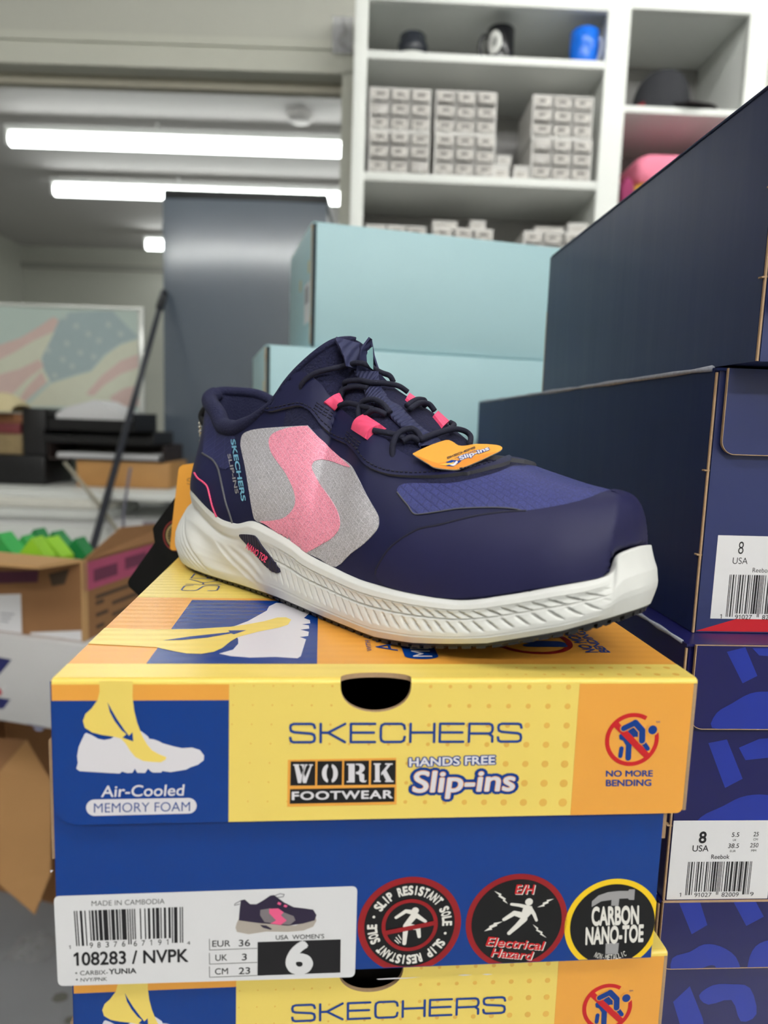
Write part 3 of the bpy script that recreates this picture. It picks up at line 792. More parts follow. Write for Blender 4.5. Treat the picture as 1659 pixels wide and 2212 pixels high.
def wear_strip(b, x0, x1, y, z, r):
    """frayed fold: a thin wavy ribbon over an edge running along y"""
    pass
def size_label_mesh(t, F_, tl, w, h, full=True, scale=1.0):
    """size label in its own measure: local millimetres from the label's top left corner"""
    b = MB(); a = Art(b, F_)
    x0, z0 = tl
    P = lambda x, y: (x0+x*.001*scale, z0-y*.001*scale)
    a.poly([P(0, 0), P(w, 0), P(w, h), P(0, h)], P_lab, 2, local=True)
    T = lambda s_, x, y, x1, hh, off=0.0, sh=0.0: a.text(s_, P(x, y), P(x1, y), P(x, y-hh), P_ink, 3, off, sh, local=True)
    if full:
        T('8', 12.2, 10.3, 15.2, 5.0, .03); T('USA', 9.6, 14.3, 16.8, 2.8, .006)
        T('5.5', 26.6, 7.6, 30.0, 2.0, .004, .1); T('UK', 27.4, 9.6, 29.0, 1.0, 0)
        T('25', 36.4, 7.4, 38.8, 2.0, .004, .1); T('CM', 36.6, 9.4, 38.6, 1.0, 0)
        T('38.5', 25.5, 12.8, 30.4, 2.0, .004, .1); T('EUR', 26.6, 14.8, 29.2, 1.0, 0)
        T('250', 35.4, 12.6, 39.2, 2.0, .004, .1); T('MM', 36.2, 14.6, 38.4, 1.0, 0)
        T('Reebok', 18.4, 17.9, 26.6, 2.0, .006)
        bx0, bx1, by0, by1 = 8.2, 37.2, 19.2, 33.4
    else:
        T('8', 9.6, 8.0, 12.0, 5.4, -.006); T('USA', 7.6, 12.4, 14.4, 2.8, -.006); T('Reebok', 17.0, 16.0, 25.2, 2.0, -.004)
        bx0, bx1, by0, by1 = 6.9, 36.0, 17.2, 34.6
    bits = upc('191027820099'); i = 0
    while i < 95:
        if bits[i] == '1':
            j = i
            while j < 95 and bits[j] == '1': j += 1
            k = 1.5 if (i < 10 or i >= 85 or 44 < i < 50) else 0
            u0 = bx0+(bx1-bx0)*i/95; u1 = bx0+(bx1-bx0)*j/95
            a.poly([P(u0, by0), P(u1, by0), P(u1, by1+k), P(u0, by1+k)], P_ink, 3, local=True); i = j
        else: i += 1
    T('1', bx0-2.6, by1+2.3, bx0-1.8, 1.9); T('91027', bx0+4.2, by1+2.5, bx0+12.0, 2.0)
    T('82009', bx0+16.6, by1+2.5, bx0+24.4, 2.0); T('9', bx1+.6, by1+2.3, bx1+2.2, 1.9)
    return b.build('size_label', t)

def navy_box(label, P, zlo, zhi, width, depth, side, front, lid=True, flap_h=.035, flap_in=.004, letters=None, wedge=False, lean=0.0, wear=1):
    """P: bottom front left corner (its z is replaced)"""
    M = frame((P.x, P.y, zlo), YAWN); H = zhi-zlo
    t = thing('shoe_box', label, 'box', M, 'navy shoe boxes'); th = .0018
    b = MB()
    L = lambda z: lean*z/H                     # the side panel leans outwards a little
    def hx(x0, x1, y0, y1, z0, z1, mt): b.box(x0, x1, y0, y1, z0, z1, mt)
    hx(0, th, th, depth, 0, H-.001, side); hx(width-th, width, th, depth, 0, H-.001, side)
    hx(th, width-th, depth-th, depth, 0, H-.001, side); hx(th, width-th, .0012, .0012+th, 0, H-.001, front)
    hx(th, width-th, th*2, depth-th, 0, th, side)
    # raw kraft board edges along the vertical corner and the far corner, with a few nicks
    b.box(-.0001, .0007, .0002, .0012, 0, H-.002, K_tan)
    b.box(-.0002, .0008, depth-.0012, depth+.0002, 0, H*.6, K_tan)
    for z in (H*.30, H*.62): b.hexa([Vector(p) for p in ((-.0012, .0004, z), (.0008, 0, z), (.0008, .002, z), (-.0012, .003, z), (-.0014, .0004, z+.0005), (.0008, 0, z+.0007), (.0008, .002, z+.0007), (-.0012, .003, z+.0007))], K_tan)
    if letters:
        a = Art(b, Face(M, 'front', .0012)); a.cl = lambda p: min(p[0]-th, p[1]-.001)
        for pl in letters[1]: a.poly(pl, N_letter, 1, smooth=3 if len(pl) > 5 else 0)
    if wedge:
        a = Art(b, Face(M, 'front', .0012))
        a.poly([(.0018, .0005), (width, .0005), (width, .030), (.024, .0075)], N_red, 1, local=True)
    b.build('box_body', t)
    b = MB()
    b.box(0, width, 0, depth, H-.0012, H, front if side is N_royal else side)
    r = .006; x0, x1, z1, z0 = flap_in, width-.002, H-.0002, H-flap_h
    pts = [(x0, z1)]+[(x0+r-r*math.cos(math.pi/2*i/8), z0+r-r*math.sin(math.pi/2*i/8)) for i in range(9)]+[(x1, z0), (x1, z1)]
    b.prism(pts, 'y', -.0016, 0, front, K_tan)
    rim = [(p[0], -.0016, p[1]) for p in pts[:11]]
    b.tube(rim, .00022, K_tan, 6)
    b.tube([(-.0002, y_, H-.0002) for y_ in np.linspace(.004, depth*.98, 30)], [.0006+.0010*random.random()*wear for _ in range(30)], N_wear if wear else side, 7)
    if letters:
        a = Art(b, Face(M, 'front', -.0016)); a.cl = lambda p: min(p[0]-x0-.001, z1-p[1], p[1]-z0)
        for pl in letters[0]: a.poly([p for p in pl], N_letter, 1, smooth=3 if len(pl) > 5 else 0)
    b.build('box_lid', t)
    return t, M
WN = .20
# middle box C (royal blue with pattern)
zCb = None
for i in range(3000):
    q = Vector((Cc.x-.002, Cc.y, zC-i*.0001)); d = q.dot(_F)
    if CY-FPX*q.dot(_U)/d >= 1946: break
zCb = q.z
let_C_flap = [[(1570,1408),(1610,1398),(1636,1460),(1604,1476)], [(1625,1400),(1720,1400),(1720,1420),(1640,1416)],
              [(1538,1572),(1548,1540),(1580,1520),(1620,1498),(1660,1494),(1720,1500),(1720,1575),(1600,1574)]]
let_C_body = [[(1530,1605),(1570,1597),(1604,1682),(1566,1702)], [(1596,1615),(1640,1596),(1720,1590),(1720,1630),(1610,1642)],
              [(1514,1765),(1560,1742),(1600,1722),(1640,1716),(1680,1722),(1720,1740),(1720,1800),(1520,1790)]]
bC, MC = navy_box('royal blue patterned shoe box with a barcode label, lid beside the toe of the sneaker', Cc, zCb, zC, WN, .33, N_royal, N_royal, True,
                  flap_h=.0375, flap_in=.0035, letters=(let_C_flap, let_C_body))
# below it D
let_D_flap = [[(1466,1948),(1508,1936),(1528,1998),(1494,2018)], [(1580,1940),(1624,1932),(1650,1980),(1612,2000)],
              [(1452,2070),(1490,2056),(1520,2040),(1556,2044),(1590,2068),(1600,2112),(1560,2112),(1544,2086),(1520,2090),(1480,2112),(1452,2112)],
              [(1616,2080),(1632,2044),(1666,2030),(1720,2030),(1720,2112),(1625,2112)]]
let_D_body = [[(1454,2164),(1490,2130),(1518,2200),(1524,2240),(1480,2250)], [(1510,2150),(1540,2128),(1580,2126),(1620,2134),(1634,2190),(1600,2206),(1580,2160),(1530,2170)]]
bD, MD = navy_box('royal blue patterned shoe box lowest in the navy stack, at the bottom right corner', Vector((Cc.x-.0015, Cc.y+.001, 0)), Z_TABLE+.0003, zCb-.0003, WN, .33, N_royal, N_royal, True,
                  flap_h=.033, flap_in=.0012, letters=(let_D_flap, let_D_body))
lenB = side_len(Bcn, Bfar)
bB, MBx = navy_box('dark navy shoe box behind the sneaker toe with a white label and a red wedge', Bcn, zC+.0003, zB, WN, lenB, N_side, N_front, True, flap_h=.037, flap_in=.0042, wedge=True)
lenA = side_len(An, Afar)
bA, MAx = navy_box('large dark navy shoe box on top of the right stack', An, zB+.0012, zA, WN, lenA, N_lit, N_front, True, flap_h=.09, flap_in=.003, wear=0)
for t, M, px, full in ((bC, MC, (1455, 1772.5), True), (bB, MBx, (1551, 1156), False)):
    F_ = Face(M, 'front', .0012); tl = F_.p(*px)
    e = F_.p(px[0]-17 if full else px[0]-13, 1943 if full else 1336)
    hh = (tl[1]-e[1])*1000
    b = size_label_mesh(t, F_, tl, 46, 37, full, hh/37.0)
    tag(b, 'white barcode label reading 8 USA')

# ================================================================== TEAL SHOE BOXES
T_teal = mat('teal_board', (166, 200, 207), 0.5, var=.03, vscale=8, bump=.04, bscale=60)
T_dark = mat('teal_lid_gap', (20, 38, 46), 0.7)
T_tl = mat('yellowed_tape', (196, 186, 140), 0.6)
DT = 0.82
YT = 0.262
Tc = at(677, 478, DT); zT1 = Tc.z
def row_z(px, py, P):
    for i in range(6000):
        q = Vector((P.x, P.y, P.z-i*.0001)); d = q.dot(_F)
        if CY-FPX*q.dot(_U)/d >= py: return q.z
    return q.z
zT0 = row_z(668, 750, Tc)
def teal_box(label, P, z0, z1, w, d, sticker=True):
    M = frame((P.x, P.y, z0), YT); H = z1-z0
    t = thing('shoe_box', label, 'box', M, 'teal shoe boxes')
    b = MB(); b.bbox(.004, w-.001, .002, d, 0, H-.001, T_teal, .0012)
    b.build('box_body', t)
    b = MB()
    b.bbox(.0, w, 0, d+.001, H-.002, H, T_teal, .0008)
    b.bbox(.0042, w, -.0006, .0012, .002, H-.001, T_teal, .0005)     # long front flap
    b.bbox(-.0014, .0004, .0035, d, .0015, H-.0005, T_teal, .0005)   # end panel
    b.box(.0003, .0041, .0012, .006, .001, H-.0006, T_dark)          # dark slit at the corner
    b.tube([(-.001, .003, z) for z in np.linspace(.004, H-.003, 16)], [.0005+.0006*random.random() for _ in range(16)], K_tan, 6)
    for yy, zz in ((.012, H*.62), (.085, H*.55)): b.box(-.0017, -.0014, yy, yy+.012, zz, zz+.014, T_tl)
    b.build('box_lid', t)
    if sticker:
        b = MB(); b.box(-.0018, -.0014, .012, .052, H*.22, H*.55, P_lab); b.box(-.0020, -.0018, .016, .044, H*.38, H*.52, mat('blurred_label_grey', (150, 150, 158), .5))
        tag(b.build('size_label', t), 'white label on the end of the box')
    return t
lenT = .36
T2 = at(576, 748, DT*1.0); T2 = Vector((T2.x, T2.y, 0))
tA = teal_box('upper teal shoe box, with a white label on its narrow end', Vector((Tc.x, Tc.y, 0)), zT0, zT1, lenT, .20)
hT = zT1-zT0
tB = teal_box('lower teal shoe box, partly hidden behind the sneaker', T2, zT0-hT-.0004, zT0-.0004, lenT+.03, .20)
rest = (zT0-hT-.0004-Z_TABLE)
zz = zT0-hT-.0004
n_hidden = 2
for i in range(n_hidden):
    h_ = rest/n_hidden-.0004
    teal_box('teal shoe box hidden low behind the sneaker, %s' % ('resting under the lower visible teal box' if i == 0 else 'lowest, standing on the table'), T2+Vector((.012, .006, 0))*(i+1), zz-.0004-h_, zz-.0004, lenT+.02, .20, False)
    zz -= h_+.0004

# ------------------------------------------------------------------ table carrying the stacks (below the frame)
t = thing('table', 'white table carrying the stacks of shoe boxes', 'table', Matrix.Translation((.16, .66, FLOOR_Z)))
b = MB(); b.bbox(-.22, .5, -.44, .56, Z_TABLE-FLOOR_Z-.03, Z_TABLE-FLOOR_Z-.0014, M_white, .004); b.build('tabletop', t)
for sx in (-.18, .46):
    for sy in (-.36, .52):
        b = MB(); b.bbox(sx-.02, sx+.02, sy-.02, sy+.02, 0, Z_TABLE-FLOOR_Z-.03, M_white, .003); b.build('leg', t)

# ================================================================== SNEAKER
S_navy = mat('navy_synthetic', (40, 42, 84), 0.42, var=.05, vscale=60, bump=.12, bscale=1500, bdist=.0002)
S_eye = mat('navy_smooth_leather', (24, 26, 64), 0.52, spec=.3, var=.05, vscale=80, bump=.15, bscale=1800, bdist=.0002)
S_film = mat('navy_film_panel', (23, 25, 64), 0.5, spec=.3, var=.05, vscale=80, bump=.15, bscale=1600, bdist=.0002)
S_cap = mat('toe_cap_leather', (29, 29, 70), 0.55, spec=.35, var=.04, vscale=60, bump=.10, bscale=1500, bdist=.0002)
S_knit = mat('navy_knit', (20, 23, 60), 0.85, var=.2, vscale=1500, bump=.9, bscale=1100, bdist=.0006)
S_mesh = mat('dark_tongue_mesh', (20, 22, 56), 0.95, var=.4, vscale=900, bump=1.0, bscale=800, bdist=.0008)
S_lace = mat('navy_lace', (15, 17, 42), 0.8, var=.2, vscale=1500, bump=.6, bscale=1800, bdist=.0003)
S_web = mat('navy_webbing', (42, 46, 84), 0.7, var=.1, vscale=900, wave=('X', 160, .9), bdist=.0006)
S_pink = mat('pink_webbing', (255, 84, 128), 0.6, var=.08, vscale=500, wave=('Y', 130, .7), bdist=.0005)
S_pthr = mat('pink_thread', (240, 84, 128), 0.6)
S_foam = mat('white_foam', (224, 224, 221), 0.55, var=.02, vscale=60, bump=.12, bscale=700, bdist=.0002)
S_rub = mat('black_rubber', (34, 34, 38), 0.5, var=.1)
S_line = mat('grey_seam_edge', (84, 84, 90), 0.6)
S_dline = mat('dark_groove', (20, 20, 44), 0.6)
S_teal = mat('teal_print', (116, 178, 206), 0.45)
S_gtxt = mat('grey_print', (150, 148, 150), 0.5)
S_badge = mat('badge_rubber', (36, 32, 58), 0.45, wave=('X', 150, .5), bdist=.0004)

def weave(name, c1, c2, w, h, mortar, rough=.6, rot=0.0, bstr=.5, plane='XZ', offs=0.0):
    """ripstop cloth: brick texture lines over a fine noise weave, in the shoe's own coordinates"""
    mt, nt, b = nodes(name); N = nt.nodes; Lk = nt.links
    tc = N.new('ShaderNodeTexCoord'); mp = N.new('ShaderNodeMapping')
    mp.inputs['Rotation'].default_value = (math.radians(90) if plane == 'XZ' else 0, 0, 0)
    mp2 = N.new('ShaderNodeMapping'); mp2.inputs['Rotation'].default_value = (0, 0, rot)
    Lk.new(tc.outputs['Object'], mp.inputs['Vector']); Lk.new(mp.outputs['Vector'], mp2.inputs['Vector'])
    br = N.new('ShaderNodeTexBrick'); br.inputs['Scale'].default_value = 1.0
    br.inputs['Brick Width'].default_value = w; br.inputs['Row Height'].default_value = h
    br.inputs['Mortar Size'].default_value = mortar; br.inputs['Mortar Smooth'].default_value = .5
    br.offset = offs; br.inputs['Bias'].default_value = -.3
    Lk.new(mp2.outputs['Vector'], br.inputs['Vector'])
    for i, c in ((1, c1), (2, tuple(x*.95 for x in c1)), (3, c2)): br.inputs[i].default_value = rgb(c)
    nz = N.new('ShaderNodeTexNoise'); nz.inputs['Scale'].default_value = 2200; nz.inputs['Detail'].default_value = 2
    Lk.new(tc.outputs['Object'], nz.inputs['Vector'])
    mx = N.new('ShaderNodeMix'); mx.data_type = 'RGBA'; mx.blend_type = 'MULTIPLY'; mx.inputs[0].default_value = .55
    Lk.new(br.outputs['Color'], mx.inputs[6]); Lk.new(nz.outputs['Color'], mx.inputs[7])
    g = N.new('ShaderNodeMix'); g.data_type = 'RGBA'; g.blend_type = 'MULTIPLY'; g.inputs[0].default_value = 1
    rmp = N.new('ShaderNodeValToRGB'); rmp.color_ramp.elements[0].color = (.7, .7, .7, 1); rmp.color_ramp.elements[1].color = (1.25, 1.25, 1.25, 1)
    rmp.color_ramp.elements[0].position = .35; rmp.color_ramp.elements[1].position = .65
    Lk.new(nz.outputs['Fac'], rmp.inputs[0])
    Lk.new(br.outputs['Color'], g.inputs[6]); Lk.new(rmp.outputs[0], g.inputs[7])
    Lk.new(g.outputs[2], b.inputs['Base Color'])
    b.inputs['Roughness'].default_value = rough
    bp = N.new('ShaderNodeBump'); bp.inputs['Strength'].default_value = bstr; bp.inputs['Distance'].default_value = .0005
    b2 = N.new('ShaderNodeBump'); b2.inputs['Strength'].default_value = .25; b2.inputs['Distance'].default_value = .0003
    Lk.new(br.outputs['Fac'], bp.inputs['Height']); Lk.new(nz.outputs['Fac'], b2.inputs['Height']); Lk.new(bp.outputs['Normal'], b2.inputs['Normal'])
    Lk.new(b2.outputs['Normal'], b.inputs['Normal'])
    return mt
S_grey = weave('grey_ripstop', (188, 185, 191), (204, 201, 206), .0024, .0019, .00018, .55, -.5)
S_pinkm = weave('pink_ripstop', (255, 158, 184), (255, 178, 200), .0030, .0019, .00016, .55, -.5)
S_vamp = weave('navy_ripstop', (54, 60, 122), (46, 51, 110), .0034, .0018, .0002, .6, .12, .5, 'XY', .5)
S_heel = weave('heel_ripstop', (34, 38, 86), (44, 48, 96), .009, .0036, .0003, .6, .55, .4)

SHX, SHY, STH, SLEN = -.1062, .4013, .7371, .2643
ZTOP = -0.0804
SM = Matrix.Translation((SHX, SHY, ZTOP)) @ Matrix.Rotation(-STH, 4, 'Z'); SI = SM.inverted()
shoe = thing('sneaker', 'navy sneaker with pink stripe and thick white sole standing on the yellow shoe box', 'shoe', SM)
def cray(px, py):
    return SI @ Vector((0, 0, 0)), (SI.to_3x3() @ ray(px, py)).normalized()
def ont(px, py, t=0.0):
    o, d = cray(px, py); k = (-t-o.y)/d.y; return o+d*k

KEYS = [ # feather u,t,tm,z   top u,t,tm,z,zm  (mm)   t lateral, tm medial
 (12, 0, 0, 46,       12, 0, 0, 96.0, 96.0),
 (14.5, 11.5, 12, 44.8,    14.5, 6, 6, 93.0, 96.8),
 (21.5, 20.5, 22, 44,  22, 10, 11, 87.5, 96.6),
 (30, 26.5, 28, 43,    33, 14.5, 15, 80.5, 95.5),
 (40, 30.8, 30.5, 42,  44, 18, 18, 73.3, 91.5),
 (54, 32, 31, 36,      57, 20.5, 20, 72.4, 86.0),
 (68, 33, 31, 32,      70, 22, 21, 75.8, 84.0),
 (80, 33.5, 30.5, 31.5, 81, 22, 21, 81.5, 86.0),
 (95, 34.5, 29.5, 34.5, 91, 21, 20, 88.3, 91.0),
 (107, 35.3, 29, 33,   98.5, 19, 18, 97.3, 99.0),
 (119, 36.5, 29.5, 31, 106, 16.5, 15.5, 105, 106.0),
 (128, 37.3, 30.5, 29, 114, 13.5, 13, 111.5, 112.0),
 (135, 38.5, 32, 27,   119, 8, 8, 116.0, 116.0),
 (142, 39.3, 34.5, 25.5, 122, 0, 0, 117.5, 117.5),
 (155, 40.6, 38, 23.8, 138, 0, 0, 102.5, 102.5),
 (165, 41.5, 40, 22.5, 152, 0, 0, 91.6, 91.6),
 (175, 42.2, 42, 21.8, 168, 0, 0, 81.6, 81.6),
 (191, 42, 43.5, 21.5, 185, 0, 0, 71.6, 71.6),
 (213, 38.5, 41.5, 22, 205, 0, 0, 68.0, 68.0),
 (229, 33.7, 35, 26,   220, 0, 0, 64.6, 64.6),
 (243, 27.3, 27, 30.5, 234, 0, 0, 61.6, 61.6),
 (253, 19.5, 18.5, 33.5, 243, 0, 0, 60.4, 60.4),
 (257.0, 15.8, 14.5, 35.5, 247, 0, 0, 60.0, 60.0),
 (258.6, 13.6, 12.5, 41.0, 249, 0, 0, 59.6, 59.6),
 (260.4, 6.5, 6, 42.8,   250.5, 0, 0, 58.9, 58.9),
 (261.0, 0, 0, 43.2,   251, 0, 0, 58.7, 58.7)]
KA = np.array(KEYS)*.001
NK = len(KEYS)-1
def ki(x, col):
    """monotone-ish cubic through the keys"""
    x = min(max(x, 0), NK); i = min(int(x), NK-1); t = x-i
    P = KA[:, col]; a = P[max(i-1, 0)]; b = P[i]; c = P[i+1]; d = P[min(i+2, NK)]
    m0, m1 = (c-a)/2, (d-b)/2
    if (c-b)*(b-a) <= 0 and i > 0: m0 = 0
    if (d-c)*(c-b) <= 0 and i < NK-1: m1 = 0
    if i == 0: m0 = c-b
    if i == NK-1: m1 = c-b
    m0 = math.copysign(min(abs(m0), 3*abs(c-b)), m0) if c != b else 0
    m1 = math.copysign(min(abs(m1), 3*abs(c-b)), m1) if c != b else 0
    return (2*t**3-3*t*t+1)*b+(t**3-2*t*t+t)*m0+(-2*t**3+3*t*t)*c+(t**3-t*t)*m1
def Fp(x, side): return Vector((ki(x, 0), -side*ki(x, 1 if side > 0 else 2), ki(x, 3)))
def Tp(x, side): return Vector((ki(x, 4), -side*ki(x, 5 if side > 0 else 6), ki(x, 7 if side > 0 else 8)))
def sstep(a, b, x):
    t = min(max((x-a)/(b-a), 0), 1); return t*t*(3-2*t)
def shell(x, v, side):
    F = Fp(x, side); T = Tp(x, side); dz = T.z-F.z
    F = F - Vector((.0042*sstep(19.8, 24.2, x), 0, 0))
    out = Vector((0, -side, 0))
    if x < 4: out = (Vector((-1, 0, 0))*(1-x/4)+Vector((0, -side, 0))*(x/4)).normalized()
    vf = sstep(12.6, 15.5, x); te = sstep(18.5, 24.5, x)       # 0 collar, 1 vamp; te: toe
    front = Vector((1, 0, 0))
    C1 = F + out*(.0022*(1-te)*sstep(1.5, 5, x)-.001*(1-sstep(1.5, 5, x))) + Vector((0, 0, 1))*dz*(.36+.08*vf+.16*te) 
    hw = abs(F.y)
    Cc_ = T + out*(.0035-.001*min(x/6, 1)) - Vector((0, 0, 1))*dz*.40
    Cv = T + Vector((0, -side*hw*.66, 0)) + Vector((0, 0, .0015)) + (F-T).project(Vector((1, 0, 0)))*(.25+.55*te) + Vector((0,0,-.0005))*te
    C2 = Cc_.lerp(Cv, vf)
    u = 1-v
    return F*u**3 + C1*3*u*u*v + C2*3*u*v*v + T*v**3
NX, NV = 200, 30
def xs(n): return [NK*i/(n-1) for i in range(n)]
full_v = []; full_f = []; shell_rows = {}
base = MB(); tng = MB()
for side in (1, -1):
    rows = [[shell(x, (j/(NV-1)), side) for j in range(NV)] for x in xs(NX)]
    shell_rows[side] = rows
    o = len(full_v); full_v += [p for r in rows for p in r]
    for i in range(NX-1):
        for j in range(NV-1):
            q = (i*NV+j, (i+1)*NV+j, (i+1)*NV+j+1, i*NV+j+1)
            full_f.append(tuple(k+o for k in (q if side > 0 else q[::-1])))
def is_tongue(i, j):
    x = NK*(i+.5)/(NX-1); v = (j+.5)/(NV-1)
    return 9.2 < x < 18.3 and v > .60
for f_i, f in enumerate(full_f):
    k = f_i % ((NX-1)*(NV-1)); i, j = divmod(k, NV-1)
    (tng if is_tongue(i, j) else base).f.append(list(f))
for mbx, mt in ((base, S_film), (tng, S_mesh)):
    mbx.v = [tuple(p) for p in full_v]; mbx.m = [0]*len(mbx.f); mbx.sm = [True]*len(mbx.f); mbx.mats = [mt]
def strip_loose(o):
    bm = bmesh.new(); bm.from_mesh(o.data)
    bmesh.ops.remove_doubles(bm, verts=bm.verts, dist=1e-5)
    bmesh.ops.delete(bm, geom=[v for v in bm.verts if not v.link_faces], context='VERTS')
    bmesh.ops.recalc_face_normals(bm, faces=bm.faces)
    bm.to_mesh(o.data); bm.free()
up_o = base.build('upper', shoe); strip_loose(up_o)
to_o = tng.build('tongue', shoe); strip_loose(to_o)
BV = BVHTree.FromPolygons(full_v, full_f)

def hit(px, py, lift=0.0, mirror=False, bv=None):
    bv = bv or BV
    o, d = cray(px, py)
    if mirror: o = Vector((o.x, -o.y, o.z)); d = Vector((d.x, -d.y, d.z))
    loc, nor, idx, dist = bv.ray_cast(o, d)
    if loc is None:
        best = None
        for k in range(160):
            p = o+d*(.16+.0022*k); l, n_, ix, ds = bv.find_nearest(p)
            if best is None or ds < best[0]: best = (ds, l, n_, p)
        ds, loc, nor, p = best
        if nor.dot(p-loc) < 0: nor = -nor
        return loc+nor*lift
    if nor.dot(d) > 0: nor = -nor
    return loc+nor*lift
def inside(p, poly):
    c = False; n = len(poly); j = n-1
    for i in range(n):
        if (poly[i][1] > p[1]) != (poly[j][1] > p[1]) and p[0] < (poly[j][0]-poly[i][0])*(p[1]-poly[i][1])/(poly[j][1]-poly[i][1])+poly[i][0]: c = not c
        j = i
    return c
def resample(pts, step):
    out = []
    for i in range(len(pts)):
        a = Vector(pts[i][:2]); b = Vector(pts[(i+1) % len(pts)][:2]); n = max(1, int(math.ceil((b-a).length/step)))
        out += [a.lerp(b, k/n) for k in range(n)]
    return out
def overlay(mb, pts, mt, lift, step=6, sm=4, skirt=None, mirror=(False,), side_mt=None, bv=None):
    """piece of material lying on the upper: outline given as seen, wrapped over the surface, with a turned-down edge"""
    q = [(p.x, p.y) for p in cr([Vector((p[0], p[1], 0)) for p in pts], sm)] if sm else list(pts)
    q = resample(q, step); n = len(q)
    xs_ = [p[0] for p in q]; ys = [p[1] for p in q]; vin = list(q)
    y = min(ys)+step*.5; k = 0
    def bd(p): return min((p-a).length for a in q)
    while y < max(ys):
        x = min(xs_)+(step*.5 if k % 2 else 0)
        while x < max(xs_):
            p = Vector((x, y))
            if inside(p, q) and bd(p) > step*.55: vin.append(p)
            x += step
        y += step*.87; k += 1
    r = mgeo.delaunay_2d_cdt([Vector(p) for p in vin], [(i, (i+1) % n) for i in range(n)], [], 1, 1e-4)
    for mir in mirror:
        vs = [hit(p.x, p.y, lift, mir, bv) for p in r[0]]
        fs = [list(f) if mir else list(f)[::-1] for f in r[2]]
        mb.add(vs, fs, mt, True)
        if skirt is None: sk = -.0004
        else: sk = skirt
        top = [hit(p[0], p[1], lift, mir, bv) for p in q]; lowr = [hit(p[0], p[1], sk, mir, bv) for p in q]
        mb.add(top+lowr, [(i, (i+1) % n, (i+1) % n+n, i+n) for i in range(n)], side_mt or mt, False)
def surf_line(mb, pts, r, mt, lift, sm=6, n=6, bv=None, mirror=False):
    q = cr([Vector((p[0], p[1], 0)) for p in pts], sm, False)
    mb.tube([hit(p.x, p.y, lift, mirror, bv) for p in q], r, mt, n)
def surf_text(mb, body, p0, p1, top, mt, lift, off=0.0, bv=None, shear=0.0):
    v0 = _textmesh(body, 0, shear, 1)[0][0]; x0 = min(p[0] for p in v0); x1 = max(p[0] for p in v0)
    a, b, c = Vector(p0), Vector(p1), Vector(top)
    for k, (v, f) in enumerate(_textmesh(body, off, shear, 1)):
        P = [a+(b-a)*((p[0]-x0)/(x1-x0))+(c-a)*(p[1]/CAP) for p in v]
        mb.add([hit(p.x, p.y, lift+k*.000004, False, bv) for p in P], [list(g) for g in f], mt)
def Z(ox, oy, sc): return lambda pts: [(ox+p[0]/sc, oy+p[1]/sc) for p in pts]
z1 = Z(360, 700, 2.765); z2 = Z(840, 850, 2.765); z3 = Z(620, 700, 5.53); z4 = Z(820, 820, 5.53); z5 = Z(360, 860, 5.03)

# ---- midsole
zsx = [0, .03, .1, .2, .45, .55, .68, .75, .85, .93, 1.0, 1.1]; zsy = [.009, .005, .001, .0003, .0012, .0005, 0, .002, .007, .014, .022, .024]
def zsole(u): return float(np.interp(u/SLEN, zsx, zsy))
BOT = np.array([(-5,0,0),(-2,10,11),(8,20,21),(22,27.0,27.5),(38,31,30),(52,32,30.5),(68,33,30.5),(80,33.5,30),(95,34.5,29),(107,35.5,28.5),(119,36.8,29.5),(128,37.8,31),(135,38.6,33),(142,39.5,35),(155,41,38.5),(165,42,40.5),(175,43,42.5),(191,43.3,44),(212,40.5,42),(228,35,35.5),(242,28.5,28),(252,20.5,19.5),(256,16.5,15.5),(258,13.5,12.5),(261.5,6.5,6),(262.5,0,0)])*.001
def bk(x, c):
    x = min(max(x, 0), NK); i = min(int(x), NK-1); t = x-i; P = BOT[:, c]
    a = P[max(i-1, 0)]; b = P[i]; c_ = P[i+1]; d = P[min(i+2, NK)]
    return .5*((2*b)+(c_-a)*t+(2*a-5*b+4*c_-d)*t*t+(3*b-a-3*c_+d)*t**3)
VB = [0, .15, .3, .4, .62, .70, .74, .80, .92, 1.0]
HEELB = [.5, 3.0, 3.6, 3.0, 0.5, -1.6, -3.6, -1.8, -.4, -.4]
FORB = [0, 1.8, 2.2, 2.2, 2.0, 2.1, 2.3, 2.6, 2.2, .5]
TOEB = [0, 1.0, 1.9, 2.1, 1.6, 1.0, .7, .3, -.4, -.8]
